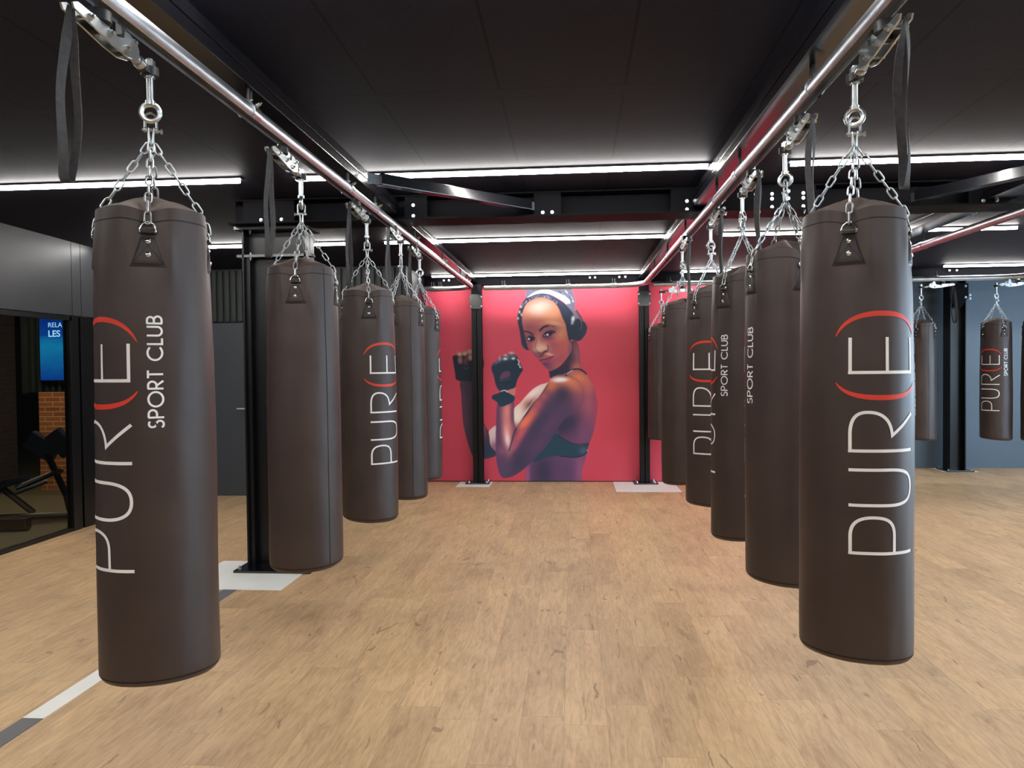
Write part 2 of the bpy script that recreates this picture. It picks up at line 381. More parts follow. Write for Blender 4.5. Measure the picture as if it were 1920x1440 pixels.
# exercise bench
be = thing('exercise_bench', 'dark adjustable weight bench standing behind the glass partition', 'exercise bench', (-5.75, 7.55, 0), .0)
R = lambda ax, d: Matrix.Rotation(math.radians(d), 4, ax)
bm = new(); obox(bm, (.00, .35, .76), (.20, .10, .34), R('Y', -52) @ R('X', 12), .03); link_bm('back_pad', bm, M_pad, be, True, .5)
bm = new(); obox(bm, (.21, .36, .80), (.19, .10, .30), R('Y', -35) @ R('X', 12), .035); link_bm('head_pad', bm, M_pad, be, True, .5)
bm = new(); obox(bm, (-.13, .0, .42), (.22, .36, .075), R('Y', -14), .03); link_bm('seat_pad', bm, M_pad, be, True, .5)
bm = new()
for p, q, s in (((.05, .35, .68), (.36, .2, .26), .035), ((.36, .2, .30), (.46, .15, .02), .04), ((.20, .3, .5), (-.05, .0, .36), .03), ((-.2, 0, .36), (.1, .05, .10), .035), ((-.3, -.2, .08), (.46, .15, .06), .035), ((-.25, .1, .40), (-.25, -.25, .10), .03), ((.0, -.1, .32), (.22, .1, .42), .02)):
    cyl(bm, p, q, s, 8)
link_bm('bench_frame', bm, M_frame, be, True, .6)
bm = new(); obox(bm, (.16, -.36, .065), (.34, .12, .11), R('Z', 12), .015); link_bm('front_foot', bm, M_frame, be)
bm = new(); cyl(bm, (.33, .16, .52), (.33, .12, .52), .028, 20); cyl(bm, (.33, .20, .52), (.33, .16, .52), .012, 10)
tag(link_bm('adjustment_knob', bm, M_chrome, be, True, .6), 'round silver adjustment knob')

# ------------------------------------------------------------------ picture wall
# print laid out in its own units: 1 unit = about 7.2 mm on the wall, u to the right, v downwards from the top
WYF = WY-.012
def catmull(P, n=5):
    P = [np.array(p, float) for p in P]; N = len(P); o = []
    for i in range(N):
        a, b_, c_, d_ = P[i-1], P[i], P[(i+1) % N], P[(i+2) % N]
        for k in range(n):
            t_ = k/n; o.append(.5*((2*b_)+(c_-a)*t_+(2*a-5*b_+4*c_-d_)*t_**2+(3*b_-a-3*c_+d_)*t_**3))
    return np.array(o)
def open_cm(P, n=6):
    P = [np.array(p, float) for p in P]; P = [2*P[0]-P[1]]+P+[2*P[-1]-P[-2]]; o = []
    for i in range(1, len(P)-2):
        a, b_, c_, d_ = P[i-1], P[i], P[i+1], P[i+2]
        for k in range(n):
            t_ = k/n; o.append(.5*((2*b_)+(c_-a)*t_+(2*a-5*b_+4*c_-d_)*t_**2+(3*b_-a-3*c_+d_)*t_**3))
    o.append(P[-2]); return np.array(o)
# homography of the print (wall metres -> print units)
D0 = .99657575*WYF + .02203595*EYE
def wall_uv(x, z):
    d = D0 - .07969435*x - .02203595*z
    cxr = .99678075*x + .07947726*WYF - .01055918*(z-EYE)
    cyu = .00877167*x + .02280652*WYF + .99970142*(z-EYE)
    return 960+1442*cxr/d, 720-1442*cyu/d
xs = np.concatenate([np.linspace(MX0+.005, -1.71, 10), np.arange(-1.70, .33, .0066), np.linspace(.34, MX1-.005, 50)])
zs = np.arange(.012, 2.80, .0072)
GX, GZ = np.meshgrid(xs, zs)
U, V = wall_uv(GX, GZ)
def lin(c):
    c = np.array(c, float)/255.0
    return np.where(c <= .04045, c/12.92, ((c+.055)/1.055)**2.4)
img = np.zeros(U.shape+(3,)); img[:] = lin((226, 82, 102))
# red ground made slightly darker towards the foot
k = np.clip((905-V)/380, 0, 1)[..., None]
img = img*(.90+.10*k)
def sd_poly(P, u, v):
    d = np.full(u.shape, 1e9); ins = np.zeros(u.shape, bool); N = len(P)
    for i in range(N):
        ax, ay = P[i]; bx, by = P[(i+1) % N]; ex, ey = bx-ax, by-ay
        wx, wy = u-ax, v-ay
        t_ = np.clip((wx*ex+wy*ey)/max(ex*ex+ey*ey, 1e-9), 0, 1)
        d = np.minimum(d, (wx-ex*t_)**2+(wy-ey*t_)**2)
        if abs(by-ay) > 1e-9:
            c_ = ((ay > v) != (by > v)) & (u < (bx-ax)*(v-ay)/(by-ay)+ax); ins ^= c_
    d = np.sqrt(d); return np.where(ins, d, -d)
def region(x0, x1, y0, y1):
    m = (U >= x0) & (U <= x1) & (V >= y0) & (V <= y1)
    r_, c_ = np.where(m); return slice(r_.min(), r_.max()+1), slice(c_.min(), c_.max()+1)
MASKS = {}
LIGHTF = lambda v: np.interp(v, [530, 560, 620, 700, 800, 905], [1.15, 1.0, .74, .55, .44, .38])
def colv(c, v): # colour as read on the photograph's print, evened out over the height
    return lin(c)/LIGHTF(v)[..., None]*.74
def poly(name, P, c, soft=.7, smooth=True, mask=None, alpha=1.0, raw=False):
    P = catmull(P) if smooth else np.array(P, float)
    s_ = region(P[:, 0].min()-4, P[:, 0].max()+4, P[:, 1].min()-4, P[:, 1].max()+4)
    d = sd_poly(P, U[s_], V[s_]); a = np.clip(.5+d/(2*soft), 0, 1)*alpha
    full = np.zeros(U.shape); full[s_] = a
    if mask: full *= MASKS[mask]; a = full[s_]
    if name: MASKS[name] = full
    img[s_] = img[s_]*(1-a[..., None])+colv(c, V[s_])*a[..., None]
def blob(cu, cv_, ru, rv, c, a=.8, ang=0, mask=None, pw=2.0):
    R_ = max(ru, rv)*2.6; s_ = region(cu-R_, cu+R_, cv_-R_, cv_+R_)
    t_ = math.radians(ang); du = U[s_]-cu; dv = V[s_]-cv_
    x = (du*math.cos(t_)+dv*math.sin(t_))/ru; y = (-du*math.sin(t_)+dv*math.cos(t_))/rv
    al = np.exp(-((x*x+y*y)**(pw/2))*.8)*a
    if mask: al = al*MASKS[mask][s_]
    img[s_] = img[s_]*(1-al[..., None])+colv(c, V[s_])*al[..., None]
def stroke(P, wd, c, a=1.0, soft=.7, mask=None, taper=False):
    P = open_cm(P); s_ = region(P[:, 0].min()-wd-3, P[:, 0].max()+wd+3, P[:, 1].min()-wd-3, P[:, 1].max()+wd+3)
    u, v = U[s_], V[s_]; best = np.full(u.shape, -1e9); N = len(P)
    for i in range(N-1):
        ax, ay = P[i]; bx, by = P[i+1]; ex, ey = bx-ax, by-ay
        t_ = np.clip(((u-ax)*ex+(v-ay)*ey)/max(ex*ex+ey*ey, 1e-9), 0, 1)
        d = np.hypot(u-ax-ex*t_, v-ay-ey*t_)
        ww = wd/2*(math.sin(PI*(i+.5)/(N-1))*.8+.2 if taper else 1)
        best = np.maximum(best, ww-d)
    al = np.clip(.5+best/(2*soft), 0, 1)*a
    if mask: al = al*MASKS[mask][s_]
    img[s_] = img[s_]*(1-al[..., None])+colv(c, V[s_])*al[..., None]
# far arm and glove
poly('farm', [(864, 714), (865, 740), (866.7, 773), (869, 796), (874, 820), (881, 842), (888, 858), (897, 861), (906, 861), (917, 859), (931, 853), (931, 836), (920, 834), (917.5, 818), (916.7, 809), (912, 802), (905.6, 788), (900, 760), (894, 730), (893, 712)], (62, 50, 66))
blob(868, 750, 6, 60, (92, 58, 78), .6, -4, 'farm'); blob(903, 800, 6, 14, (150, 85, 90), .8, -15, 'farm'); blob(912, 846, 22, 15, (34, 50, 68), .9, 0, 'farm'); blob(893, 730, 10, 22, (70, 60, 72), .7, 0, 'farm')
poly('fgl', [(849, 668), (857, 665), (866, 660), (880, 657), (896, 660), (904, 668), (907.5, 680), (906, 690), (901, 703), (894, 714), (878, 714.5), (860, 714), (854.5, 710), (853.5, 702), (851.5, 690), (849.5, 678)], (29, 42, 54))
for cu, cv_, ru, rv in ((862, 664, 4.5, 4), (871.5, 662.5, 5, 4.2), (881, 659.5, 6, 4.2), (891, 661, 5, 4)): blob(cu, cv_, ru, rv, (205, 155, 140), 1, 0, None, 4)
for cu, cv_, ru, rv, c_ in ((863, 675, 4.2, 6.5, (160, 100, 100)), (873, 677, 4.5, 7, (100, 62, 78)), (882, 670, 5.5, 5.5, (200, 140, 140)), (892, 672, 5, 6, (150, 95, 100))): blob(cu, cv_, ru, rv, c_, .95, 0, None, 4)
stroke([(867, 667), (868, 678)], 1.2, (60, 35, 50)); stroke([(877, 664), (878, 676)], 1.2, (60, 35, 50)); stroke([(870, 689), (875, 692), (879, 689)], 1, (80, 110, 115), .6)
# far chest and inner elbow
poly('elb', [(929.5, 798), (923, 802), (916.7, 809), (917.8, 818), (920, 834), (926, 842), (933, 844), (933, 798)], (190, 165, 165))
blob(926, 838, 10, 12, (120, 75, 95), .95, 0, 'elb'); blob(930, 852, 8, 8, (50, 50, 70), .8, 0, 'elb')
poly('chest', [(1032, 716), (1022, 719), (1012, 722), (999, 730), (987, 742), (976, 755), (964, 766), (961, 780), (962, 795), (966, 808), (975, 800), (990, 780), (1010, 750), (1028, 728)], (205, 178, 170))
blob(998, 738, 18, 6, (222, 205, 200), .9, -38, 'chest'); blob(970, 780, 7, 20, (214, 200, 190), .9, 10, 'chest')
blob(987, 756, 6, 11, (170, 95, 85), .8, 35, 'chest'); blob(993, 757, 3, 12, (60, 45, 65), .9, 38, 'chest'); blob(967, 800, 5, 8, (110, 60, 80), .8, 20, 'chest'); blob(1004, 752, 5, 10, (190, 110, 90), .8, 40, 'chest')
# bun of hair above the band
poly('bun', [(988, 524), (1005, 522), (1040, 522), (1062, 525), (1071, 540), (1077, 556), (1079, 568), (1077, 580), (1068, 574), (1052, 556), (1030, 548), (1005, 550), (990, 560), (986, 550)], (118, 122, 146), 1.2)
for p in ([(1026, 531), (1038, 529)], [(1044, 536), (1052, 529)], [(1056, 534), (1060, 530)], [(1054, 550), (1063, 560), (1069, 568)], [(1060, 545), (1070, 556), (1075, 566)]): stroke(p, 2.2, (225, 225, 240), .8)
for p in ([(1048, 546), (1057, 553)], [(1066, 550), (1072, 562)], [(1012, 528), (1000, 544)], [(1035, 538), (1060, 541)]): stroke(p, 2.2, (62, 62, 92), .8)
# head: dark hair and headphone
poly('hair', [(970, 600), (971, 588), (974, 577), (981, 565), (990, 555), (1003, 549), (1018, 548), (1035, 554), (1050, 563), (1065, 574), (1076, 582), (1083, 592), (1088, 600), (1095, 603), (1100, 613), (1098, 625), (1090, 637), (1081, 639.5), (1071, 637), (1066, 645), (1040, 650), (1000, 650), (992, 656.5), (985, 655), (979, 648), (977, 640), (974.5, 622)], (38, 52, 72))
blob(1057, 580, 9, 18, (50, 62, 88), .7, -35, 'hair'); blob(1020, 555, 34, 4, (92, 100, 128), .7, 3, 'hair'); blob(1044, 563, 14, 4, (80, 80, 115), .6, 38, 'hair')
for i in range(46):
    a_ = random.uniform(0, 1); uu = 975+a_*78; vv = 553+((a_-.5)*2)**2*22+random.uniform(-1, 5); stroke([(uu, vv), (uu+1.6, vv+random.uniform(.5, 2.5))], .9, (170, 175, 205), .6)
for cu, cv_ in ((976.7, 575), (971.3, 597), (974, 585), (978, 590)): blob(cu, cv_, 1.3, 2, (235, 235, 245), .9)
# neck
poly('neck', [(1064, 640), (1071, 640), (1080, 638), (1086, 655), (1088, 678), (1092, 692), (1100, 703), (1075, 706), (1055, 708), (1034, 710), (1030, 702), (1030, 690), (1042, 684), (1055, 670)], (52, 46, 68))
blob(1083, 665, 8, 26, (150, 88, 104), .9, -6, 'neck'); blob(1079, 689, 12, 9, (190, 110, 105), .8, 0, 'neck'); blob(1045, 698, 14, 9, (36, 46, 66), .9, 0, 'neck'); blob(1063, 690, 8, 16, (46, 40, 64), .9, 25, 'neck')
# face
poly('face', [(979, 595), (981, 583), (987, 570), (999, 561.5), (1014, 557.5), (1031, 562), (1042, 570), (1049, 582), (1054, 595), (1060, 608), (1063, 623), (1066, 637), (1071, 645), (1071, 656), (1067, 665), (1060, 675), (1050, 686), (1040, 692), (1030, 695), (1021, 687.5), (1013, 679), (1006, 672), (999, 663), (992, 655), (987.5, 642), (984, 626), (980, 610)], (196, 104, 92), 1.0)
F = dict(mask='face')
blob(1015, 583, 36, 20, (228, 158, 118), .95, 0, **F); blob(1012, 577, 19, 11, (226, 214, 205), .98, -8, **F); blob(1034, 590, 14, 14, (232, 165, 125), .7, 0, **F)
blob(992, 612, 15, 13, (162, 84, 104), .9, 15, **F); blob(1008, 602, 22, 4.5, (186, 100, 94), .8, -4, **F); blob(1004, 618, 9, 10, (176, 92, 104), .8, 0, **F)
blob(1042, 607, 13, 3.4, (240, 180, 135), .9, 12, **F); blob(1051, 626, 9, 16, (232, 158, 118), .9, 18, **F); blob(1050, 650, 18, 16, (190, 92, 88), .85, 0, **F); blob(1037, 650, 8, 12, (168, 84, 108), .8, -20, **F)
blob(990, 648, 10, 12, (160, 76, 96), .8, 0, **F); blob(1030, 620, 17, 9, (146, 78, 108), .9, -12, **F); blob(996, 632, 12, 8, (130, 70, 100), .85, 8, **F)
blob(1026, 686, 16, 12, (104, 62, 92), .95, 20, **F); blob(1052, 674, 14, 10, (168, 78, 100), .8, -40, **F); blob(1005, 664, 10, 7, (128, 66, 92), .85, 40, **F); blob(1034, 676, 12, 6, (150, 72, 104), .6, -10, **F)
blob(1068, 655, 3.5, 18, (140, 80, 110), .8, 5, **F)
# nose
blob(1012, 645, 7, 15, (214, 150, 130), .9, -10, **F); blob(1016, 652, 10, 6.5, (228, 186, 165), .98, 8, **F); blob(1008, 655, 5, 4, (230, 190, 178), .8, 0, **F); blob(1015, 634, 4, 9, (180, 100, 95), .6, -6, **F)
stroke([(1027, 648), (1028.5, 653), (1027, 658)], 2.2, (86, 44, 70), .9, 1.2, **F); blob(1021, 660.5, 6.5, 2.8, (38, 26, 46), .98, -28, **F, pw=4); blob(1012, 662.5, 7, 2, (120, 58, 76), .8, 12, **F)
stroke([(1007, 657), (1010, 661), (1015, 663)], 1.5, (110, 55, 75), .8, 1, **F); stroke([(1006.5, 636), (1004, 650), (1005.5, 657)], 1.5, (140, 70, 92), .8, 1.2, **F); blob(1015, 667, 6, 3, (74, 44, 72), .85, -25, **F)
# mouth
blob(1030, 664.5, 7, 2.2, (228, 165, 150), .95, 12, **F); poly(None, [(1011, 675), (1017, 672), (1021, 668.5), (1027, 667.5), (1033, 668), (1039, 667.5), (1033, 671), (1025, 673), (1017, 675)], (176, 92, 96), .9, mask='face')
poly(None, [(1011, 675.5), (1018, 674), (1027, 672.5), (1036, 669), (1034, 674), (1027, 679), (1019, 680.5), (1014, 679)], (148, 68, 96), .9, mask='face'); stroke([(1011, 675.5), (1017, 674.2), (1023, 673.2), (1029, 671.5), (1035, 669), (1039, 667.5)], 1.6, (58, 26, 52), 1, .7, **F); blob(1022, 682.5, 7, 2, (84, 50, 84), .8, -8, **F)
# eyes
poly(None, [(1017, 631), (1021, 625), (1028, 621), (1036, 620.5), (1041, 622.5), (1037, 626), (1032, 630.5), (1026, 633), (1020, 634)], (72, 52, 84), 1.6, mask='face'); blob(1028, 634.5, 9, 3, (110, 64, 104), .9, -6, **F); blob(1031, 617.5, 9, 2.4, (160, 96, 124), .8, -8, **F)
poly(None, [(1020, 629.5), (1024, 625), (1030, 623), (1035, 624), (1032, 628.5), (1026, 631)], (26, 24, 40), .8, mask='face'); stroke([(1018, 630), (1022, 624.5), (1029, 620.8), (1035, 620.5), (1041, 622.5)], 1.8, (24, 20, 38), 1, .8, **F)
blob(1026.6, 627.6, 2.2, 1.7, (250, 235, 250), 1, 0, **F, pw=4); blob(1021.5, 629, 1.6, 1.2, (170, 130, 165), .8, 0, **F)
poly(None, [(987, 636), (991, 631.5), (997, 630), (1002, 632.5), (1003, 637), (998, 640), (991, 640)], (62, 44, 74), 1.6, mask='face'); poly(None, [(989, 635.5), (993, 632.5), (998, 633), (1000.5, 636), (996, 638.5), (991, 638)], (24, 22, 38), .8, mask='face')
blob(991.6, 635.6, 2.1, 1.6, (245, 225, 245), 1, 15, **F, pw=4); stroke([(987.5, 634), (992, 630.6), (998, 630.6), (1003, 634)], 1.5, (24, 20, 38), .95, .8, **F)
stroke([(1012.5, 619.5), (1016.5, 615.5), (1021, 612.5), (1027.5, 610.8)], 4.2, (44, 38, 52), 1, .8, **F); stroke([(1026, 611), (1032, 610.5), (1040, 612.5)], 2, (96, 58, 74), .9, 1, **F)
stroke([(983.5, 621.5), (989, 622), (994, 624), (999, 627.5)], 3, (52, 38, 60), 1, .8, **F)
# head band, ear cup
poly('band', [(988, 558), (997.5, 550.5), (1007, 546), (1018, 543.5), (1031, 544), (1043, 548), (1053, 552), (1064, 559), (1068.5, 564), (1068, 569), (1063.5, 572), (1056, 565.5), (1043, 557.5), (1031, 552), (1018, 550), (1007, 551), (997, 554.5)], (236, 246, 246), .7)
stroke([(1065, 572), (1071, 578), (1077, 586), (1082, 595)], 6, (128, 126, 148), .95); stroke([(1081, 583), (1088, 594), (1091, 601)], 4.5, (70, 78, 104), .9); stroke([(1089, 600), (1091, 610), (1088, 618)], 1.6, (120, 125, 150), .7)
blob(1074.5, 598, 3, 5, (230, 230, 240), 1, 10, None, 3); blob(1073, 605.5, 1.8, 2.2, (220, 220, 235), .9); blob(1094, 618, 6, 16, (52, 56, 84), .8, 12, 'hair'); stroke([(1097, 605), (1100.5, 614), (1098, 626), (1090, 636)], 1.4, (58, 70, 98), .9)
# torso
poly('torso', [(1040, 706), (1055, 702), (1070, 696), (1085, 692), (1093, 695), (1100.6, 703), (1108, 716), (1113, 725), (1117, 739), (1120, 755), (1119.7, 771), (1117, 789), (1114, 805), (1108, 824), (1103, 838), (1100, 851), (1097, 863), (1091, 882), (1088, 908), (1060, 915), (986, 912), (986, 895), (987, 877), (1000, 850), (1010, 800), (1020, 740)], (96, 62, 92))
T = dict(mask='torso')
blob(1088, 710, 22, 13, (222, 128, 86), .95, 25, **T); blob(1098, 728, 14, 14, (200, 106, 84), .9, 30, **T); blob(1100, 757, 14, 34, (160, 84, 98), .85, 0, **T); blob(1116, 765, 5, 40, (150, 62, 88), .8, -2, **T)
blob(1072, 790, 22, 26, (50, 44, 68), .95, 10, **T); blob(1095, 812, 12, 24, (104, 64, 94), .8, 0, **T); blob(1054, 800, 14, 22, (40, 44, 66), .9, 20, **T); blob(1083, 745, 16, 22, (118, 68, 94), .8, 0, **T)
blob(1020, 885, 26, 40, (42, 44, 66), .95, 0, **T); blob(1062, 885, 22, 26, (72, 54, 82), .9, 0, **T); blob(1088, 880, 8, 30, (118, 70, 100), .8, 0, **T); blob(989, 893, 4, 30, (128, 70, 108), .9, 0, **T)
poly('bra', [(1026, 812), (1040, 812), (1050, 819), (1060, 825.5), (1069, 829.5), (1079, 833), (1090, 834.5), (1103, 832), (1103, 840), (1101, 848), (1094, 854), (1084, 857), (1072, 857.5), (1055, 855.5), (1040, 855), (1022, 858), (1000, 866), (1000, 840)], (31, 58, 72), .9, mask='torso')
blob(1094, 845, 7, 6, (70, 84, 108), .7, 0, 'bra'); stroke([(1047, 817), (1060, 825), (1079, 832.5), (1103, 831.5)], 1.8, (20, 34, 48), .9); stroke([(1050, 855.5), (1075, 857.5), (1092, 854.5), (1102, 846)], 1.8, (18, 30, 44), .9)
stroke([(1101, 844), (1102, 846)], 1.5, (170, 130, 150), .9)
# near arm
poly('arm', [(1028, 716), (1032, 710), (1043, 704.5), (1057, 703), (1072, 706), (1085, 714), (1093, 728), (1095, 745), (1090, 760), (1080, 772), (1069, 778), (1054, 791), (1041, 810), (1026, 835), (1001, 861), (983, 879), (967, 890), (956, 895), (944, 896), (938.5, 891), (934, 880), (931, 862), (929.4, 840), (929.6, 815), (930.5, 790), (933, 757), (948, 752), (963, 753), (963.5, 773), (964.5, 790), (968, 802), (979, 786), (999, 761), (1015, 738)], (66, 54, 80), 1.0)
A_ = dict(mask='arm')
blob(1090, 745, 18, 24, (140, 76, 96), .7, 0, **A_); blob(1075, 722, 20, 12, (190, 104, 84), .85, 20, **A_); blob(1035, 722, 14, 12, (200, 112, 84), .9, -30, **A_); blob(1057, 713, 24, 7, (214, 130, 92), .95, 6, **A_)
blob(1050, 712, 12, 3.8, (240, 240, 250), 1, -2, **A_, pw=2.6); blob(1054, 740, 15, 14, (56, 50, 72), .95, 0, **A_)
for cu, cv_ in ((1018, 742), (1008, 756), (998, 770)): blob(cu, cv_, 9, 9, (168, 84, 96), .75, 0, **A_)
blob(990, 786, 20, 8, (200, 98, 82), .95, -52, **A_); blob(984, 794, 12, 6.5, (214, 112, 84), .9, -50, **A_); blob(976, 815, 18, 6, (178, 84, 92), .9, -55, **A_); blob(966, 836, 14, 4.5, (160, 78, 100), .85, -60, **A_)
blob(1010, 800, 26, 13, (54, 50, 74), .9, -50, **A_); blob(1035, 790, 30, 9, (86, 58, 86), .6, -48, **A_); blob(1000, 845, 30, 8, (84, 58, 86), .7, -45, **A_); blob(975, 866, 26, 16, (52, 50, 70), .95, -38, **A_); blob(948, 884, 14, 12, (62, 58, 78), .8, 0, **A_)
blob(948, 790, 10, 48, (158, 92, 100), .9, 0, **A_); blob(951, 770, 7, 18, (196, 122, 118), .9, 0, **A_); blob(951, 818, 5.5, 20, (214, 158, 158), .95, -4, **A_); blob(952, 824, 3, 9, (236, 200, 200), .9, -4, **A_); blob(957, 800, 5, 18, (196, 116, 116), .8, -4, **A_)
blob(933, 820, 6, 50, (88, 58, 88), .85, 0, **A_); blob(938, 860, 10, 20, (78, 58, 88), .85, 0, **A_); blob(960, 780, 3.5, 26, (96, 56, 82), .7, 0, **A_); blob(942, 845, 8, 8, (120, 76, 100), .7, 0, **A_)
stroke([(967.5, 803), (963, 815), (959.5, 828), (954.5, 845)], 2.4, (44, 34, 60), .95, 1.0, **A_)
stroke([(1028, 722), (1010, 746), (994, 768), (979, 786), (967, 804)], 1.6, (80, 40, 62), .7, .9); stroke([(1006, 748), (996, 762), (986, 777), (979, 786)], 3, (32, 28, 46), .95, .8, taper=True)
# strap
stroke([(1061, 704), (1068, 697), (1076, 692.5), (1084, 692), (1092, 695), (1099, 700.5)], 3, (38, 38, 56), 1); stroke([(1063, 701.5), (1068, 697.5), (1074, 694.5)], 1.1, (215, 215, 230), .9, .5)
# near glove and wrist band
poly(None, [(948, 726), (966, 726), (964, 744), (956, 740), (948, 735)], (184, 112, 110))
poly('gl', [(923, 683), (921.5, 693), (925.8, 705), (928, 716.7), (931.7, 727), (937, 732.5), (948, 732.5), (957, 730), (966, 726), (970, 713), (975, 703), (980.5, 694), (979, 689), (976.7, 683), (973, 675), (970, 668), (965, 664), (958, 661), (952.5, 664), (946, 667), (940, 668.5), (936, 673), (930, 678)], (32, 50, 66), .8)
blob(950, 670, 20, 5, (108, 112, 132), .85, -14, 'gl'); blob(933, 678, 8, 2.6, (116, 112, 134), .8, -35, 'gl'); blob(950, 692, 22, 12, (34, 52, 70), .8, 0, 'gl')
blob(959, 662, 4, 2, (240, 170, 175), .95); blob(947.3, 672.8, 2.8, 1.7, (245, 245, 252), 1); blob(962.5, 672.2, 2.4, 1.6, (240, 240, 250), 1); blob(948, 666, 2.5, 1.5, (225, 205, 210), .8); blob(937, 672, 1.6, 3, (190, 180, 200), .8)
stroke([(970.5, 674), (973.5, 679), (971.5, 683), (975, 685), (974.5, 688.5), (977, 689)], 1.3, (225, 225, 240), .95, .6); stroke([(958, 668), (955, 672)], 2, (60, 66, 86), .8)
poly('hole', [(938, 706), (941, 700), (947, 696.5), (954, 696.5), (957, 700), (956, 705), (950, 708), (943, 710), (938.5, 711)], (98, 66, 92), 1.0); stroke([(936, 713), (945, 712.5), (957, 709)], 1.0, (74, 98, 112), .7); stroke([(934, 716), (945, 719), (962, 716)], 1.4, (24, 36, 52), .8)
poly('wb', [(922, 745), (924, 740.5), (931.7, 738), (940, 734), (946, 732.3), (955, 737.5), (964, 742.5), (965.5, 747), (963, 753), (956, 757), (949, 760), (942, 762.5), (936, 761), (933, 756), (928, 751), (923, 748.5)], (31, 52, 70), .8)
stroke([(940, 733.8), (946, 731.8), (951.5, 735)], 1.3, (200, 215, 225), .9, .6); blob(943, 752, 10, 5, (30, 58, 74), .7, 0, 'wb')
img = np.clip(img, 0, .98)
nr, nc = U.shape
me = bpy.data.meshes.new('wall_print')
co = np.stack([GX, np.full(GX.shape, 0.0), GZ], -1).reshape(-1, 3)
idx = np.arange(nr*nc).reshape(nr, nc)
quads = np.stack([idx[:-1, :-1], idx[:-1, 1:], idx[1:, 1:], idx[1:, :-1]], -1).reshape(-1, 4)
me.vertices.add(len(co)); me.vertices.foreach_set('co', co.ravel())
me.loops.add(quads.size); me.loops.foreach_set('vertex_index', quads.ravel())
me.polygons.add(len(quads)); me.polygons.foreach_set('loop_start', np.arange(0, quads.size, 4)); me.polygons.foreach_set('loop_total', np.full(len(quads), 4))
me.update(calc_edges=True)
ca = me.color_attributes.new('print', 'FLOAT_COLOR', 'POINT')
ca.data.foreach_set('color', np.concatenate([img.reshape(-1, 3), np.ones((nr*nc, 1))], 1).ravel())
M_print = mat('wall_print', (1, 1, 1, 1), .38, spec=.3); nt = NT(M_print)
at = nt.n('ShaderNodeAttribute', _attribute_name='print'); nt.l(at.outputs['Color'], nt.b.inputs['Base Color'])
me.materials.append(M_print)
mur = thing('wall_mural', 'large red wall picture of a woman boxer with white headphones and black gloves', 'mural', (0, WYF, 0))
o = bpy.data.objects.new('printed_sheet', me); COL.objects.link(o); o.parent = mur
bm = new(); box(bm, MX0+.004, MX1-.004, .001, .0115, .008, 2.805); link_bm('backing_board', bm, M_blackwall, mur)

# ------------------------------------------------------------------ floor markings
def patch(x0, x1, y0, y1, lab, m=M_wpatch, cat='floor marking', grp=None, nm='floor_patch'):
    bm = new(); box(bm, x0, x1, y0, y1, 0.0005, .003); return tag(link_bm(nm, bm, m), lab, cat, grp)
patch(-2.88, -2.085, 5.28, 6.08, 'white square floor patch around the wide black column on the left')
patch(-1.56, -1.115, 10.0, 10.46, 'small white floor patch under the column left of the boxer')
patch(.52, 1.325, 9.63, 10.46, 'white square floor patch under the column right of the boxer')
patch(5.28, 5.76, 11.46, 11.87, 'small white floor patch under the column by the blue wall')
patch(-2.505, -2.405, -4.5, 3.265, 'dark grey floor tape strip at the lower left corner', M_gtape, 'floor tape', nm='floor_tape')
patch(-2.505, -2.405, 3.265, 3.86, 'white floor tape strip beside the nearest left punching bag', M_wpatch, 'floor tape', nm='floor_tape')
patch(-2.505, -2.405, 3.86, 5.28, 'dark grey floor tape strip running up to the white column patch', M_gtape, 'floor tape', nm='floor_tape')

# ------------------------------------------------------------------ steel rig
Xl, Xr, Xq = -1.31, .925, 3.14
RZ = 2.62
BZ0 = 2.715
def bolt_child(parent, c, axis, r=.0095, h=.01):
    bm = new(); hexbolt(bm, c, axis, r, h); return link_bm('bolt', bm, M_zinc, parent)
def rail_beam(xc, y0, y1, lab, top=.105):
    t_ = thing('steel_beam', lab, 'beam', (xc, y0, BZ0), group=None)
    bm = new(); L = y1-y0
    box(bm, -.10, .10, 0, L, 0, .048, .003); box(bm, -.094, .094, 0, L, .048, .054)
    box(bm, -.10, .10, 0, L, .054, top, .003)
    link_bm('beam_profile', bm, M_black, t_)
    return t_
rail_beam(-1.389, -4.4, 5.70, 'long gloss black beam above the left row of punching bags, nearer half')
rail_beam(-1.389, 6.01, 10.36, 'far half of the black beam above the left row, ending at the picture wall', .083)
rail_beam(.966, -4.4, 5.70, 'long gloss black beam above the right row of punching bags, nearer half')
rail_beam(.966, 6.01, 10.36, 'far half of the black beam above the right row, ending at the picture wall', .083)
rail_beam(3.0, -4.4, 5.70, 'black beam at the right edge of the picture, nearer half')
rail_beam(3.0, 6.01, 10.36, 'black beam right of the bag rows, far half behind the cross beam', .083)
CZ0 = 2.686
def cross_beam(x0, x1, yc, z1, d, lab, plates, bolts):
    t_ = thing('cross_beam', lab, 'beam', (x0, yc, CZ0))
    bm = new(); L = x1-x0; H = z1-CZ0
    box(bm, 0, L, -d/2, d/2, 0, .012); box(bm, 0, L, -d/2, d/2, H-.012, H); box(bm, 0, L, -.006, .006, .012, H-.012)
    for (a, b_) in plates: box(bm, a-x0, b_-x0, -d/2+.004, -d/2+.02, .013, H-.013)
    link_bm('beam_profile', bm, M_satin, t_)
    for (x, z, kx) in bolts:
        if kx == 'f': bolt_child(t_, (x-x0, -d/2+.004, z-CZ0), (0, -1, 0))
        else: bolt_child(t_, (x-x0, -d/2+.05, 0), (0, 0, -1), .0095, .012)
    return t_
bl = []
for x in (.835, 1.10, 1.325, 1.44, 1.555, 1.66): bl += [(x, 2.705, 'f'), (x, 2.765, 'f')]
for x in (1.325, 1.44, 1.66): bl.append((x, 2.80, 'f'))
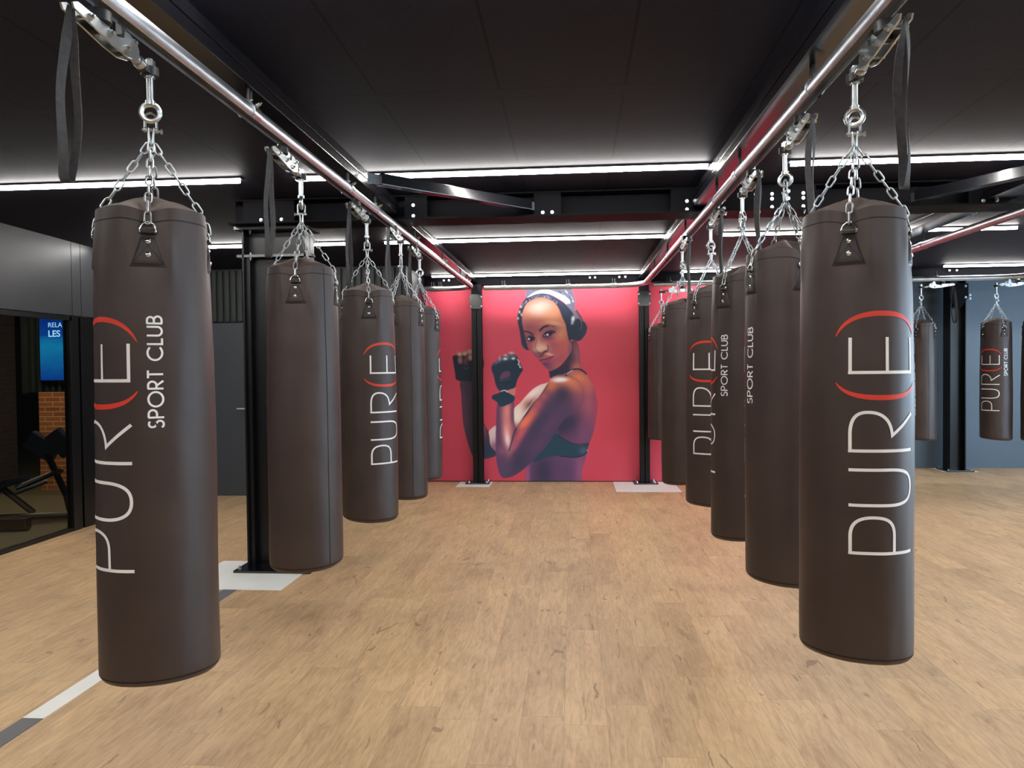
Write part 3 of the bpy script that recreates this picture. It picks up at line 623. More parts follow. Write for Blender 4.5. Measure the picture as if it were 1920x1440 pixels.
for x in (1.12, 1.36, 1.68, 1.0, 1.5): bl.append((x, 0, 'd'))
for x in (-.215, -.146, -1.185, 2.99, 2.9, -2.36, -2.2): bl.append((x, 2.71, 'f'))
bl.append((-1.185, 2.79, 'f'))
cross_beam(-2.62, XR-.1, 5.86, ceil_z(5.86)-.004, .30, 'wide black cross beam spanning the room in front of the middle lights', [(-2.5, -2.1), (-1.25, -1.08), (-.28, -.08), (.72, .9), (1.05, 1.75), (2.8, 3.1)], bl)
cross_beam(-2.0, 2.70, 10.405, ceil_z(10.405)-.006, .11, 'black cross beam along the top of the picture wall', [], [(x, 2.755, 'f') for x in (-1.74, -1.67, .23, .30, .62, .7, 2.2, 2.27)])
cross_beam(2.78, XR-.1, 10.405, ceil_z(10.405)-.006, .11, 'black cross beam in front of the blue wall on the right', [], [(x, 2.755, 'f') for x in (4.84, 4.93, 6.1)])
def column(x0, x1, y0, y1, ztop, lab, plate, kind):
    t_ = thing('steel_column', lab, 'column', ((x0+x1)/2, (y0+y1)/2, 0))
    hx, hy = (x1-x0)/2, (y1-y0)/2
    bm = new()
    if kind == 'wide':      # web faces the viewer
        box(bm, -hx, -hx+.014, -hy, hy, .02, ztop-.012); box(bm, hx-.014, hx, -hy, hy, .02, ztop-.012); box(bm, -hx, hx, -.006, .006, .02, ztop-.012)
        box(bm, -hx+.014, -hx+.05, -hy+.03, -.0, .02, ztop-.2)
    else:
        box(bm, -hx, hx, -hy, -hy+.012, .02, ztop); box(bm, -hx, hx, hy-.012, hy, .02, ztop); box(bm, -.005, .005, -hy, hy, .02, ztop)
    link_bm('column_profile', bm, M_column, t_)
    px, py = plate
    bm = new(); box(bm, -hx-px, hx+px, -hy-py, hy+py*.4, .003, .021, .002); link_bm('base_plate', bm, M_black, t_)
    for sx in (-1, 1):
        for yy in (-hy-py*.55, hy+.01): bolt_child(t_, (sx*(hx+px*.55), yy, .02), (0, 0, 1), .013, .012)
    return t_
cl = column(-2.58, -2.07, 5.86, 6.06, 2.674, 'wide black I-shaped column behind the second left punching bag', (.05, .15), 'wide')
bm = new(); box(bm, -.30, .30, -.14, .12, 2.660, 2.684); link_bm('head_plate', bm, M_black, cl)
bm = new(); box(bm, -.30, .30, -.10, -.003, 2.452, 2.472); link_bm('stiffener_plate', bm, M_black, cl)
for x in (-.2, .16):
    for (z, s_) in ((2.660, -1), (2.472, 1), (2.452, -1)): bolt_child(cl, (x, -.07, z), (0, 0, s_), .0095, .012)
for x0, x1, lab in ((-1.366, -1.23, 'slim black column standing in front of the boxer picture, left'), (.880, 1.008, 'slim black column standing right of the boxer picture')):
    c_ = column(x0, x1, 10.335, 10.445, 2.684, lab, (.095, .13), 'slim')
    bm = new(); box(bm, -.085, .085, -.075, -.055, 2.36, 2.56, .004); link_bm('splice_plate', bm, M_black, c_)
    for sx in (-.09, .09): bolt_child(c_, (sx*.8, -.075, 2.395), (0, -1, 0), .009, .02); bolt_child(c_, (sx*.8, -.075, 2.52), (0, -1, 0), .009, .02)
c_ = column(5.40, 5.62, 11.52, 11.74, 2.78, 'black column standing before the blue wall on the right', (.08, .08), 'wide')
bm = new(); prism(bm, [(-.13, 2.7), (.13, 2.7), (.13, 2.50), (.02, 2.34), (-.05, 2.34), (-.13, 2.50)], -.125, -.11, 'xz'); link_bm('gusset_plate', bm, M_satin, c_)
for (x, z) in ((.09, 2.66), (.15, 2.53), (.09, 2.50), (.15, 2.48)): bolt_child(c_, (x, -.125, z), (0, -1, 0), .012, .015)
def brace(p, q, lab):
    p = Vector(p); q = Vector(q); d = q-p; L = d.length
    t_ = thing('diagonal_brace', lab, 'brace', p, math.atan2(d.y, d.x))
    bm = new(); box(bm, .02, L-.02, -.035, .035, -.035, .035, .004); link_bm('brace_tube', bm, M_black, t_)
    for a_, b_ in ((-.06, .06), (L-.06, L+.03)):
        bm = new(); box(bm, a_, b_, -.004, .004, -.03, .03); link_bm('end_tab', bm, M_zinc, t_)
brace((-1.22, 4.76, 2.755), (-.30, 5.68, 2.755), 'diagonal black brace reflecting the lamp above the middle of the room')
brace((2.88, 4.90, 2.745), (2.42, 5.68, 2.735), 'diagonal black brace at the upper right edge')
# C-section sliding rails
def rail(path, lab, name='sliding_rail', brk=()):
    prof = []
    r, th = .034, .0035
    a0, a1 = math.radians(-52), math.radians(232)
    N = 22
    for i in range(N+1): a = a0+(a1-a0)*i/N; prof.append((r*math.cos(a), r*math.sin(a)))
    l1 = (prof[-1][0]+.001, prof[-1][1]+.010); prof.append(l1)
    l2 = (l1[0]+th, l1[1]); prof.append(l2)
    for i in range(N+1): a = a1-(a1-a0)*i/N; prof.append(((r-th)*math.cos(a), (r-th)*math.sin(a)))
    prof.append((prof[0][0]-.001-th, prof[0][1]+.010)); prof.append((prof[0][0]-.001, prof[0][1]+.010))
    bm = new(); rings = []
    for i, p in enumerate(path):
        p = Vector(p); d = (Vector(path[min(i+1, len(path)-1)])-Vector(path[max(i-1, 0)])).normalized()
        nrm = Vector((d.y, -d.x, 0))
        rings.append([bm.verts.new(p+nrm*a+Vector((0, 0, b_))) for a, b_ in prof])
    n = len(prof)
    for A, B in zip(rings[:-1], rings[1:]):
        for k_ in range(n): bm.faces.new((A[k_], A[(k_+1) % n], B[(k_+1) % n], B[k_]))
    bm.faces.new(rings[0]); bm.faces.new(rings[-1][::-1])
    return tag(link_bm(name, bm, M_rail, None, True, .6), lab, 'rail')
def arc(cx_, cy_, r, a0, a1, n=10): return [(cx_+r*math.cos(math.radians(a0+(a1-a0)*i/n)), cy_+r*math.sin(math.radians(a0+(a1-a0)*i/n)), RZ) for i in range(n+1)]
TY = 10.08
rail([(Xl, -4.4, RZ)]+[(Xl, y, RZ) for y in (0, 5, 9.5)]+arc(Xl-.38, TY+.10-.38, .38, 0, 90)+[(-2.0, TY+.10, RZ)], 'round galvanised sliding rail carrying the left row of punching bags')
rail([(Xr, -4.4, RZ)]+[(Xr, y, RZ) for y in (0, 5, 9.5)]+arc(Xr-.38, TY+.10-.38, .38, 0, 90)+[(-1.17, TY+.10, RZ)], 'round galvanised sliding rail carrying the right row and turning in front of the picture')
rail([(1.04, TY+.0, RZ), (2.0, TY, RZ), (5.2, TY-.03, RZ)]+[(5.2+.5*math.sin(math.radians(a)), TY-.03-.5+.5*math.cos(math.radians(a)), RZ) for a in (15, 30, 45, 60, 75, 90)]+[(5.7, 6.0, RZ)], 'far sliding rail on the right in front of the blue wall')
rail([(Xq, -4.4, RZ), (Xq, 5, RZ), (Xq, 9.4, RZ)], 'sliding rail at the right edge of the picture without bags')
# hangers
def make_hanger():
    t_ = thing('rail_hanger', 'x', 'hanger', (0, 0, 0))
    bm = new(); cyl(bm, (0, 0, .036), (0, 0, .0945), .008, 8); cyl(bm, (0, .03, .036), (0, .03, .0945), .006, 8); link_bm('rod', bm, M_blackm, t_)
    bm = new()
    prof = [(.039*math.cos(math.radians(a)), .039*math.sin(math.radians(a))) for a in range(-50, 231, 20)]
    A = [[bm.verts.new((x*s_, y, z*s_)) for (x, z) in prof for s_ in (1,)] for y in (-.02, .05) for s_ in (1,)]
    B = [[bm.verts.new((x*.90, y, z*.90)) for (x, z) in prof] for y in (-.02, .05)]
    for i in range(len(prof)-1):
        bm.faces.new((A[0][i], A[0][i+1], A[1][i+1], A[1][i])); bm.faces.new((B[0][i], B[1][i], B[1][i+1], B[0][i+1]))
        bm.faces.new((A[0][i], B[0][i], B[0][i+1], A[0][i+1])); bm.faces.new((A[1][i], A[1][i+1], B[1][i+1], B[1][i]))
    link_bm('clamp_ring', bm, M_zinc, t_, True, .6)
    bm = new(); hexbolt(bm, (.0, -.012, .038), (1, 0, .25), .009, .014); hexbolt(bm, (.028, .02, .03), (1, 0, .5), .008, .014); link_bm('bolt', bm, M_zinc, t_)
    return t_
def copy_tree(o, parent=None):
    c_ = o.copy(); COL.objects.link(c_); c_.parent = parent
    for ch in list(KIDS.get(o.name, [])): copy_tree(ch, c_)
    return c_
KIDS = {}
def index_kids():
    KIDS.clear()
    for o in bpy.data.objects:
        if o.parent: KIDS.setdefault(o.parent.name, []).append(o)
hp = make_hanger(); index_kids()
hspots = [(Xl, y, 0) for y in (1.55, 3.06, 4.43, 5.05, 6.33, 7.74, 8.95, 9.5)]+[(Xr, y, 0) for y in (1.75, 3.05, 4.345, 5.02, 6.4, 7.6, 8.8)]+[(x, TY+.10, PI/2) for x in (-1.85, -1.75, -.9, -.05, .55)]+[(x, TY-.01, PI/2) for x in (1.25, 2.4, 4.55)]+[(Xq, y, 0) for y in (4.6, 5.35, 7.2)]
lab_l = ['nearest', 'second', 'third', 'fourth', 'fifth', 'sixth', 'seventh', 'eighth']
for i, (x, y, rz) in enumerate(hspots):
    o = hp if i == 0 else copy_tree(hp)
    o.location = (x, y, RZ); o.rotation_euler = (0, 0, rz)
    if i < 8: lb = '%s rail clamp from the camera on the left bag rail' % lab_l[i]; g = 'rail clamps'
    elif i < 15: lb = '%s rail clamp from the camera on the right bag rail' % lab_l[i-8]
    elif i < 20: lb = 'rail clamp on the cross rail over the picture, %s from the left' % lab_l[i-15].replace('nearest', 'first')
    elif i < 23: lb = 'rail clamp on the far right cross rail, %s from the picture' % lab_l[i-20].replace('nearest', 'first')
    else: lb = 'rail clamp on the empty rail at the right edge, %s from the camera' % lab_l[i-23]
    tag(o, lb, 'hanger', 'rail clamps')

# ------------------------------------------------------------------ ceiling light strips
lx = [(-4.80, -2.26), (-1.86, .88), (1.41, 4.14), (4.67, 7.40)]
ly = [-2.45, .0, 2.48, 5.11, 7.57, 10.12]
rown = {5.11: 'nearest visible row', 7.57: 'middle row', 10.12: 'row by the picture wall'}
for y in ly:
    for j, (a, b_) in enumerate(lx):
        if y == 10.12 and j == 3: b_ = 7.2
        lab = 'thin white ceiling light strip, %s, %s' % (rown.get(y, 'row %d behind the view' % (ly.index(y)+1)), ('far left strip', 'strip between the bag rows', 'strip right of the bag rows', 'rightmost strip')[j])
        t_ = thing('ceiling_light', lab, 'ceiling light', (a, y, ceil_z(y)), group='ceiling light strips')
        L = b_-a
        bm = new(); box(bm, -.02, L+.02, -.032, .032, -.012, .0); link_bm('light_housing', bm, M_ledframe, t_)
        bm = new(); box(bm, 0, L, -.022, .022, -.034, -.012, .004); link_bm('light_diffuser', bm, M_led, t_)

# ------------------------------------------------------------------ punching bag
BH = 1.46
def bag_r(th, z, seed=0.0):
    """radius of the bag; th in radians, patches at 0,90,180,270 degrees"""
    t_ = z/BH
    r = .1665+.0105*(1-t_)**.8+.004*math.sin(PI*min(1, t_*1.1))
    if t_ > .86: r -= .006*((t_-.86)/.14)**1.5
    if z < .030: q = 1-z/.030; r -= .024*(1-math.sqrt(max(0, 1-q*q)))
    # pinch below each anchor and puffed leather between
    m = (th/(PI/2)); dm = (m-round(m))*(PI/2)
    top = max(0.0, (z-1.18)/.28); top = top*top*(3-2*top) if top < 1 else 1
    r += top*(-.013*math.exp(-(dm/.16)**2)+.004*math.exp(-((abs(dm)-.42)/.20)**2))
    zz = (z-1.30)
    r += .0055*math.exp(-((dm-.36)/.09)**2-((zz-.03+.12*(dm-.36))/.07)**2)+.0035*math.exp(-((dm+.38)/.08)**2-((zz-.05)/.05)**2)-.0045*math.exp(-((abs(dm)-.23)/.05)**2-((zz-.02)/.07)**2)
    p = Vector((math.sin(th)*1.4, math.cos(th)*1.4, z*1.6+seed*7.3))
    r += .0045*noise.noise(p)+.0016*noise.noise(p*3.1)
    return r
def bag_pt(th, z, off=0.0, seed=0.0):
    r = bag_r(th, z, seed)+off
    return Vector((r*math.sin(th), -r*math.cos(th), z))
def rim_dz(th):
    m = th/(PI/2); dm = (m-round(m))*(PI/2); return -.016*math.exp(-(dm/.30)**2)
def bag_body(seed):
    bm = new(); NT_ = 120
    zl = [0.0, .002, .006, .012, .020, .030]+list(np.linspace(.06, 1.12, 34))+list(np.linspace(1.14, BH, 26))
    rows = []
    for z in zl:
        rows.append([])
        for i in range(NT_):
            th = 2*PI*i/NT_; p = bag_pt(th, z, 0, seed)
            p.z += rim_dz(th)*max(0, (z-1.25)/(BH-1.25))
            p.z += .010*math.sin(th+seed*2)*max(0, 1-z/.25)   # sagging sand at the foot
            rows[-1].append(bm.verts.new(p))
    for A, B in zip(rows[:-1], rows[1:]):
        for i in range(NT_): bm.faces.new((A[i], A[(i+1) % NT_], B[(i+1) % NT_], B[i]))
    prev = rows[0]
    for f in (.80, .5, .2):
        cur = [bm.verts.new((v.co.x*f, v.co.y*f, v.co.z-.004)) for v in rows[0]]
        for i in range(NT_): bm.faces.new((prev[i], cur[i], cur[(i+1) % NT_], prev[(i+1) % NT_]))
        prev = cur
    bm.faces.new(prev)
    return link_bm('bag_body', bm, M_leather, None, True, 1.2)
def bag_lid(seed):
    bm = new(); NT_ = 120; rows = []
    for f in (1.0, .985, .95, .88, .78, .66, .52, .38, .24, .1):
        row = []
        for i in range(NT_):
            th = 2*PI*i/NT_; r = bag_r(th, BH-.002, seed)*f*.995
            m = th/(PI/2); dm = (m-round(m))*(PI/2); rid = math.exp(-(dm/.25)**2)
            z = BH-.002+rim_dz(th)*f**3 + .062*(1-f)**.8 - .022*rid*math.sin(PI*f)**1.0*(1 if f < 1 else 0) + (.006*noise.noise(Vector((math.sin(th)*3*f, math.cos(th)*3*f, seed*5)))*(1-f**6))
            row.append(bm.verts.new((r*math.sin(th), -r*math.cos(th), z)))
        rows.append(row)
    for A, B in zip(rows[:-1], rows[1:]):
        for i in range(NT_): bm.faces.new((A[i], A[(i+1) % NT_], B[(i+1) % NT_], B[i]))
    bm.faces.new(rows[-1][::-1])
    return link_bm('top_cover', bm, M_lid, None, True, 1.2)
def ribbon(bm, pts, wd, place, off, closed=False):
    """pts in (arc metres, height metres); wd number or list; placed on the bag skin"""
    if not isinstance(wd, (int, float)): wd = list(wd)
    keep = [i for i in range(len(pts)) if i == 0 or math.hypot(pts[i][0]-pts[i-1][0], pts[i][1]-pts[i-1][1]) > 1e-6]
    pts = [pts[i] for i in keep]
    if isinstance(wd, list): wd = [wd[i] for i in keep]
    P = [Vector((a, b_, 0)) for a, b_ in pts]
    out_ = [P[0]]                      # resample
    W = [wd]*len(P) if isinstance(wd, (int, float)) else list(wd); WW = [W[0]]
    for i in range(1, len(P)):
        n = max(1, int((P[i]-P[i-1]).length/.006))
        for k_ in range(1, n+1): out_.append(P[i-1].lerp(P[i], k_/n)); WW.append(W[i-1]+(W[i]-W[i-1])*k_/n)
    A = []; n = len(out_)
    for i, p in enumerate(out_):
        d1 = (out_[i]-out_[i-1]).normalized() if i > 0 else None; d2 = (out_[i+1]-out_[i]).normalized() if i < n-1 else None
        if d1 is None: d = d2; k_ = 1
        elif d2 is None: d = d1; k_ = 1
        else:
            d = (d1+d2).normalized(); k_ = 1/max(.5, d.dot(d1))
        nv = Vector((-d.y, d.x, 0))*WW[i]/2*k_
        A.append([bm.verts.new(place(q.x, q.y, off)) for q in (p+nv, p-nv)])
    for a, b_ in zip(A[:-1], A[1:]): bm.faces.new((a[0], a[1], b_[1], b_[0]))
SU = .001665; RA = .172; CAPA = math.radians(72); Z0 = .362
def lg(a, s_): return (a*CAPA*RA, Z0+s_*SU)
def bez(pts, n=14):
    o_ = []
    for i in range(n+1):
        t_ = i/n; q = [Vector((p[0], p[1], 0)) for p in pts]
        while len(q) > 1: q = [q[j].lerp(q[j+1], t_) for j in range(len(q)-1)]
        o_.append((q[0].x, q[0].y))
    return o_
def white_logo(seed):
    bm = new(); pl = lambda x, y, o_: bag_pt(x/RA, y, o_, seed); SWD = .0098
    J = lambda P: [lg(a, s_) for a, s_ in P]
    ribbon(bm, J([(-.005, 3), (1.0, 3)]), SWD, pl, .0010)
    ribbon(bm, J([(.02, 1), (.02, 34)]+bez([(.02, 34), (.02, 60), (.12, 71), (.33, 71)])+bez([(.33, 71), (.53, 71), (.63, 62), (.63, 36)])+[(.63, 4)]), SWD, pl, .0013)
    ribbon(bm, J([(0, 94), (.55, 94)]+bez([(.55, 94), (.85, 94), (.98, 104), (.98, 127.5)])+bez([(.98, 127.5), (.98, 151), (.85, 161), (.55, 161)])+[(0, 161)]), SWD, pl, .0010)
    ribbon(bm, J([(-.005, 197), (1.0, 197)]), SWD, pl, .0010)
    ribbon(bm, J([(.02, 195), (.02, 232)]+bez([(.02, 232), (.03, 262), (.12, 270), (.25, 270)])+bez([(.25, 270), (.46, 270), (.58, 255), (.60, 226)])+[(1.0, 266)]), SWD, pl, .0013)
    ribbon(bm, J([(-.005, 345), (1.0, 345)]), SWD, pl, .0010)
    for a in (.022, .53, .978): ribbon(bm, J([(a, 342), (a, 411)]), SWD, pl, .0013)
    # SPORT CLUB
    CH = math.radians(14.0)*RA; X0 = math.radians(87.5)*RA; Y = Z0+259*SU; wd = .0060
    def circ(cx_, cy_, rx, ry, a0, a1, n=18): return [(cx_+rx*math.cos(math.radians(a0+(a1-a0)*i/n)), cy_+ry*math.sin(math.radians(a0+(a1-a0)*i/n))) for i in range(n+1)]
    G = {'S': (.50, [circ(.27, .75, .20, .22, 40, 180, 10)+circ(.25, .75, .18, .24, 180, 270, 5)+circ(.24, .27, .22, .24, 90, -40, 8)+circ(.24, .27, .22, .24, -40, -150, 8)]),
         'P': (.55, [[(.04, 0), (.04, 1)], [(.04, .97), (.26, .97)]+circ(.26, .71, .24, .26, 90, -90, 10)+[(.04, .45)]]),
         'O': (.98, [circ(.49, .5, .45, .47, 0, 360, 30)]),
         'R': (.56, [[(.04, 0), (.04, 1)], [(.04, .97), (.26, .97)]+circ(.26, .71, .22, .26, 90, -90, 10)+[(.04, .45)], [(.22, .45), (.52, 0)]]),
         'T': (.48, [[(.24, 0), (.24, 1)], [(0, .97), (.48, .97)]]), ' ': (.34, []),
         'C': (.86, [circ(.49, .5, .45, .47, 42, 318, 24)]), 'L': (.40, [[(.04, 1), (.04, .03), (.40, .03)]]),
         'U': (.62, [[(.04, 1), (.04, .32)]+circ(.31, .31, .27, .28, 180, 360, 12)+[(.58, 1)]]),
         'B': (.52, [[(.04, 0), (.04, 1)], [(.04, .97), (.24, .97)]+circ(.24, .75, .20, .22, 90, -90, 9)+[(.04, .53)], [(.22, .53)]+circ(.25, .28, .23, .25, 90, -90, 9)+[(.04, .03)]])}
    txt = 'SPORT CLUB'; gap = .13
    tot = sum(G[c_][0] for c_ in txt)+gap*(len(txt)-1); k_ = (202*SU)/tot; x = 0
    for c_ in txt:
        wl, st = G[c_]
        for s_ in st: ribbon(bm, [(X0+(1-q)*CH, Y+(x+p)*k_) for p, q in s_], wd, pl, .0010)
        x += wl+gap
    return link_bm('white_lettering', bm, M_white, None, True)
def red_logo(seed, which):
    bm = new(); pl = lambda x, y, o_: bag_pt(x/RA, y, o_, seed)
    for pts in (([(-.17, 326), (-.06, 303), (.16, 297.5), (.46, 297.5)], [(-.17, 414), (-.06, 446), (.16, 456), (.46, 456)])[which],):
        P = bez(pts, 16); Q = bez([(.92-a, s_) for a, s_ in pts][::-1], 16)
        full = P+Q[1:]; n = len(full)
        wd = [.0025+.0135*math.sin(PI*i/(n-1))**.7 for i in range(n)]
        ribbon(bm, [lg(a, s_) for a, s_ in full], wd, pl, .0012)
    return link_bm('red_bracket', bm, M_red, None, True)
def stitches(seed):
    bm = new(); pl = lambda x, y, o_: bag_pt(x/RA, y, o_, seed)
    th0 = math.radians(229)
    ribbon(bm, [(th0*RA, .012), (th0*RA, BH-.012)], .0035, pl, .0008)
    N = 120
    for zz in (BH-.040, .020):
        A = []
        for i in range(N):
            th = 2*PI*i/N; A.append([bm.verts.new(bag_pt(th, z, .0006, seed)+Vector((0, 0, rim_dz(th)*.8 if zz > 1 else .010*math.sin(th+seed*2)*(1-zz/.25)))) for z in (zz, zz+.0035)])
        for i in range(N): bm.faces.new((A[i][0], A[(i+1) % N][0], A[(i+1) % N][1], A[i][1]))
    return link_bm('stitched_seams', bm, M_stitch, None, True)
def anchor(k, seed, root):
    """patch with rivets, D-ring and chain at angle k*90 degrees"""
    th = k*PI/2
    def pp(x, z, o_): return bag_pt(th+x/RA, z, o_, seed)
    bm = new(); zt_, zb_ = 1.375, 1.275
    nx, nz_ = 8, 8; F_ = []
    for j in range(nz_+1):
        t_ = j/nz_; hw = .021+(.052-.021)*t_**1.15; z = zt_+(zb_-zt_)*t_
        F_.append([bm.verts.new(pp(hw*(2*i/nx-1), z, .0052 if (0 < i < nx and 0 < j < nz_) else .0006)) for i in range(nx+1)])
    for j in range(nz_):
        for i in range(nx): bm.faces.new((F_[j][i], F_[j][i+1], F_[j+1][i+1], F_[j+1][i]))
    # loop that folds over the D-ring
    cyl(bm, pp(-.021, zt_+.006, .007), pp(.021, zt_+.006, .007), .0065, 10)
    pa = link_bm('anchor_patch', bm, M_patch, root, True, .7)
    bm = new()
    for q in ([(-.018, 1.362), (.018, 1.362), (.044, 1.284), (-.044, 1.284), (-.018, 1.362)], [(-.018, 1.362), (.044, 1.284)], [(.018, 1.362), (-.044, 1.284)]):
        ribbon(bm, q, .0018, lambda x, y, o_: pp(x, y, o_), .0060)
    link_bm('patch_stitching', bm, M_stitch, pa)
    for z in (1.352, 1.312):
        bm = new(); c_ = pp(0, z, .0055); n_ = Vector((math.sin(th), -math.cos(th), 0))
        bmesh.ops.create_uvsphere(bm, u_segments=14, v_segments=8, radius=1, matrix=Matrix.Translation(c_) @ n_.to_track_quat('Z', 'Y').to_matrix().to_4x4() @ Matrix.Diagonal((.0085, .0085, .005, 1)))
        link_bm('rivet', bm, M_chrome, pa, True)
    bm = new(); pts = []
    for i in range(13):
        a = PI*i/12; pts.append(pp(.023*math.cos(a), zt_+.006+.030*math.sin(a), .009))
    pts.append(pp(-.023, zt_+.004, .009)); pts.append(pp(.023, zt_+.004, .009))
    tube(bm, pts, .0030, 8, True); link_bm('d_ring', bm, M_chrome, root, True)
    # chain
    n_ = Vector((math.sin(th), -math.cos(th), 0))
    path = [n_*.006+Vector((0, 0, BH+.225)), n_*(bag_r(th, BH)+.004)+Vector((0, 0, BH-.004)), pp(0, zt_+.030, .010)]
    seg = [(path[1]-path[0]).length, (path[2]-path[1]).length]; tot = sum(seg); n = 9; pit = tot/n
    def along(s_):
        return path[0].lerp(path[1], s_/seg[0]) if s_ < seg[0] else path[1].lerp(path[2], min(1, (s_-seg[0])/seg[1]))
    bm = new(); tang = Vector((math.cos(th), math.sin(th), 0))
    for i in range(n):
        a = along(i*pit); b_ = along((i+1)*pit); d = (b_-a).normalized(); mid = (a+b_)/2
        side = (tang if (i+k) % 2 else d.cross(tang)).normalized()
        hl, hw = (b_-a).length/2+.002, .0088
        P = []
        for q in range(8): an = PI/2+PI*q/7; P.append(mid+d*(-hl+hw+hw*math.cos(an))*1+side*hw*math.sin(an))
        for q in range(8): an = -PI/2+PI*q/7; P.append(mid+d*(hl-hw+hw*math.cos(an))+side*hw*math.sin(an))
        tube(bm, P, .0030, 6, True)
    link_bm('chain', bm, M_zinc, root, True)
def make_bag(seed):
    root = thing('punching_bag', 'x', 'punching bag')
    for f in (bag_body, bag_lid, white_logo, lambda q: red_logo(q, 0), lambda q: red_logo(q, 1), stitches):
        o = f(seed); o.parent = root
    for k_ in range(4): anchor(k_, seed, root)
    # two long links and the bow shackle above the chains
    bm = new()
    def oval(x0, z0, x1, z1, hw, ax, r):
        a = Vector((x0, 0, z0)); b_ = Vector((x1, 0, z1)); d = (b_-a).normalized(); side = Vector(ax); P = []
        for q in range(8): an = PI/2+PI*q/7; P.append(a+d*(hw+hw*math.cos(an))+side*hw*math.sin(an))
        for q in range(8): an = -PI/2+PI*q/7; P.append(b_+d*(-hw+hw*math.cos(an))+side*hw*math.sin(an))
        tube(bm, P, r, 6, True)
    oval(-.008, BH+.275, -.001, BH+.217, .007, (0, 1, 0), .0028); oval(.009, BH+.275, .002, BH+.217, .007, (0, 1, 0), .0028)
    oval(0, BH+.272, 0, BH+.220, .007, (1, 0, 0), .0028)
    ll = link_bm('long_link', bm, M_zinc, root, True)
    bm = new()
    pts = [(-.017, 0, BH+.270)]+[(.017*math.cos(PI-PI*i/10)*(1.0), 0, BH+.306+.017*math.sin(PI*i/10)) for i in range(11)]+[(.017, 0, BH+.270)]
    tube(bm, pts, .0042, 8); cyl(bm, (-.026, 0, BH+.269), (.030, 0, BH+.266), .0042, 8); cyl(bm, (-.021, 0, BH+.269), (-.013, 0, BH+.269), .0085, 10); cyl(bm, (.013, 0, BH+.268), (.021, 0, BH+.268), .0085, 10); cyl(bm, (.028, 0, BH+.266), (.034, 0, BH+.266), .0085, 8)
    bs = link_bm('bow_shackle', bm, M_zinc, root, True, .7)
    for q_ in (bs, ll): q_.rotation_euler = (0, 0, {0: math.radians(88), 1: math.radians(15), 2: 0}[int(seed)])
    return root
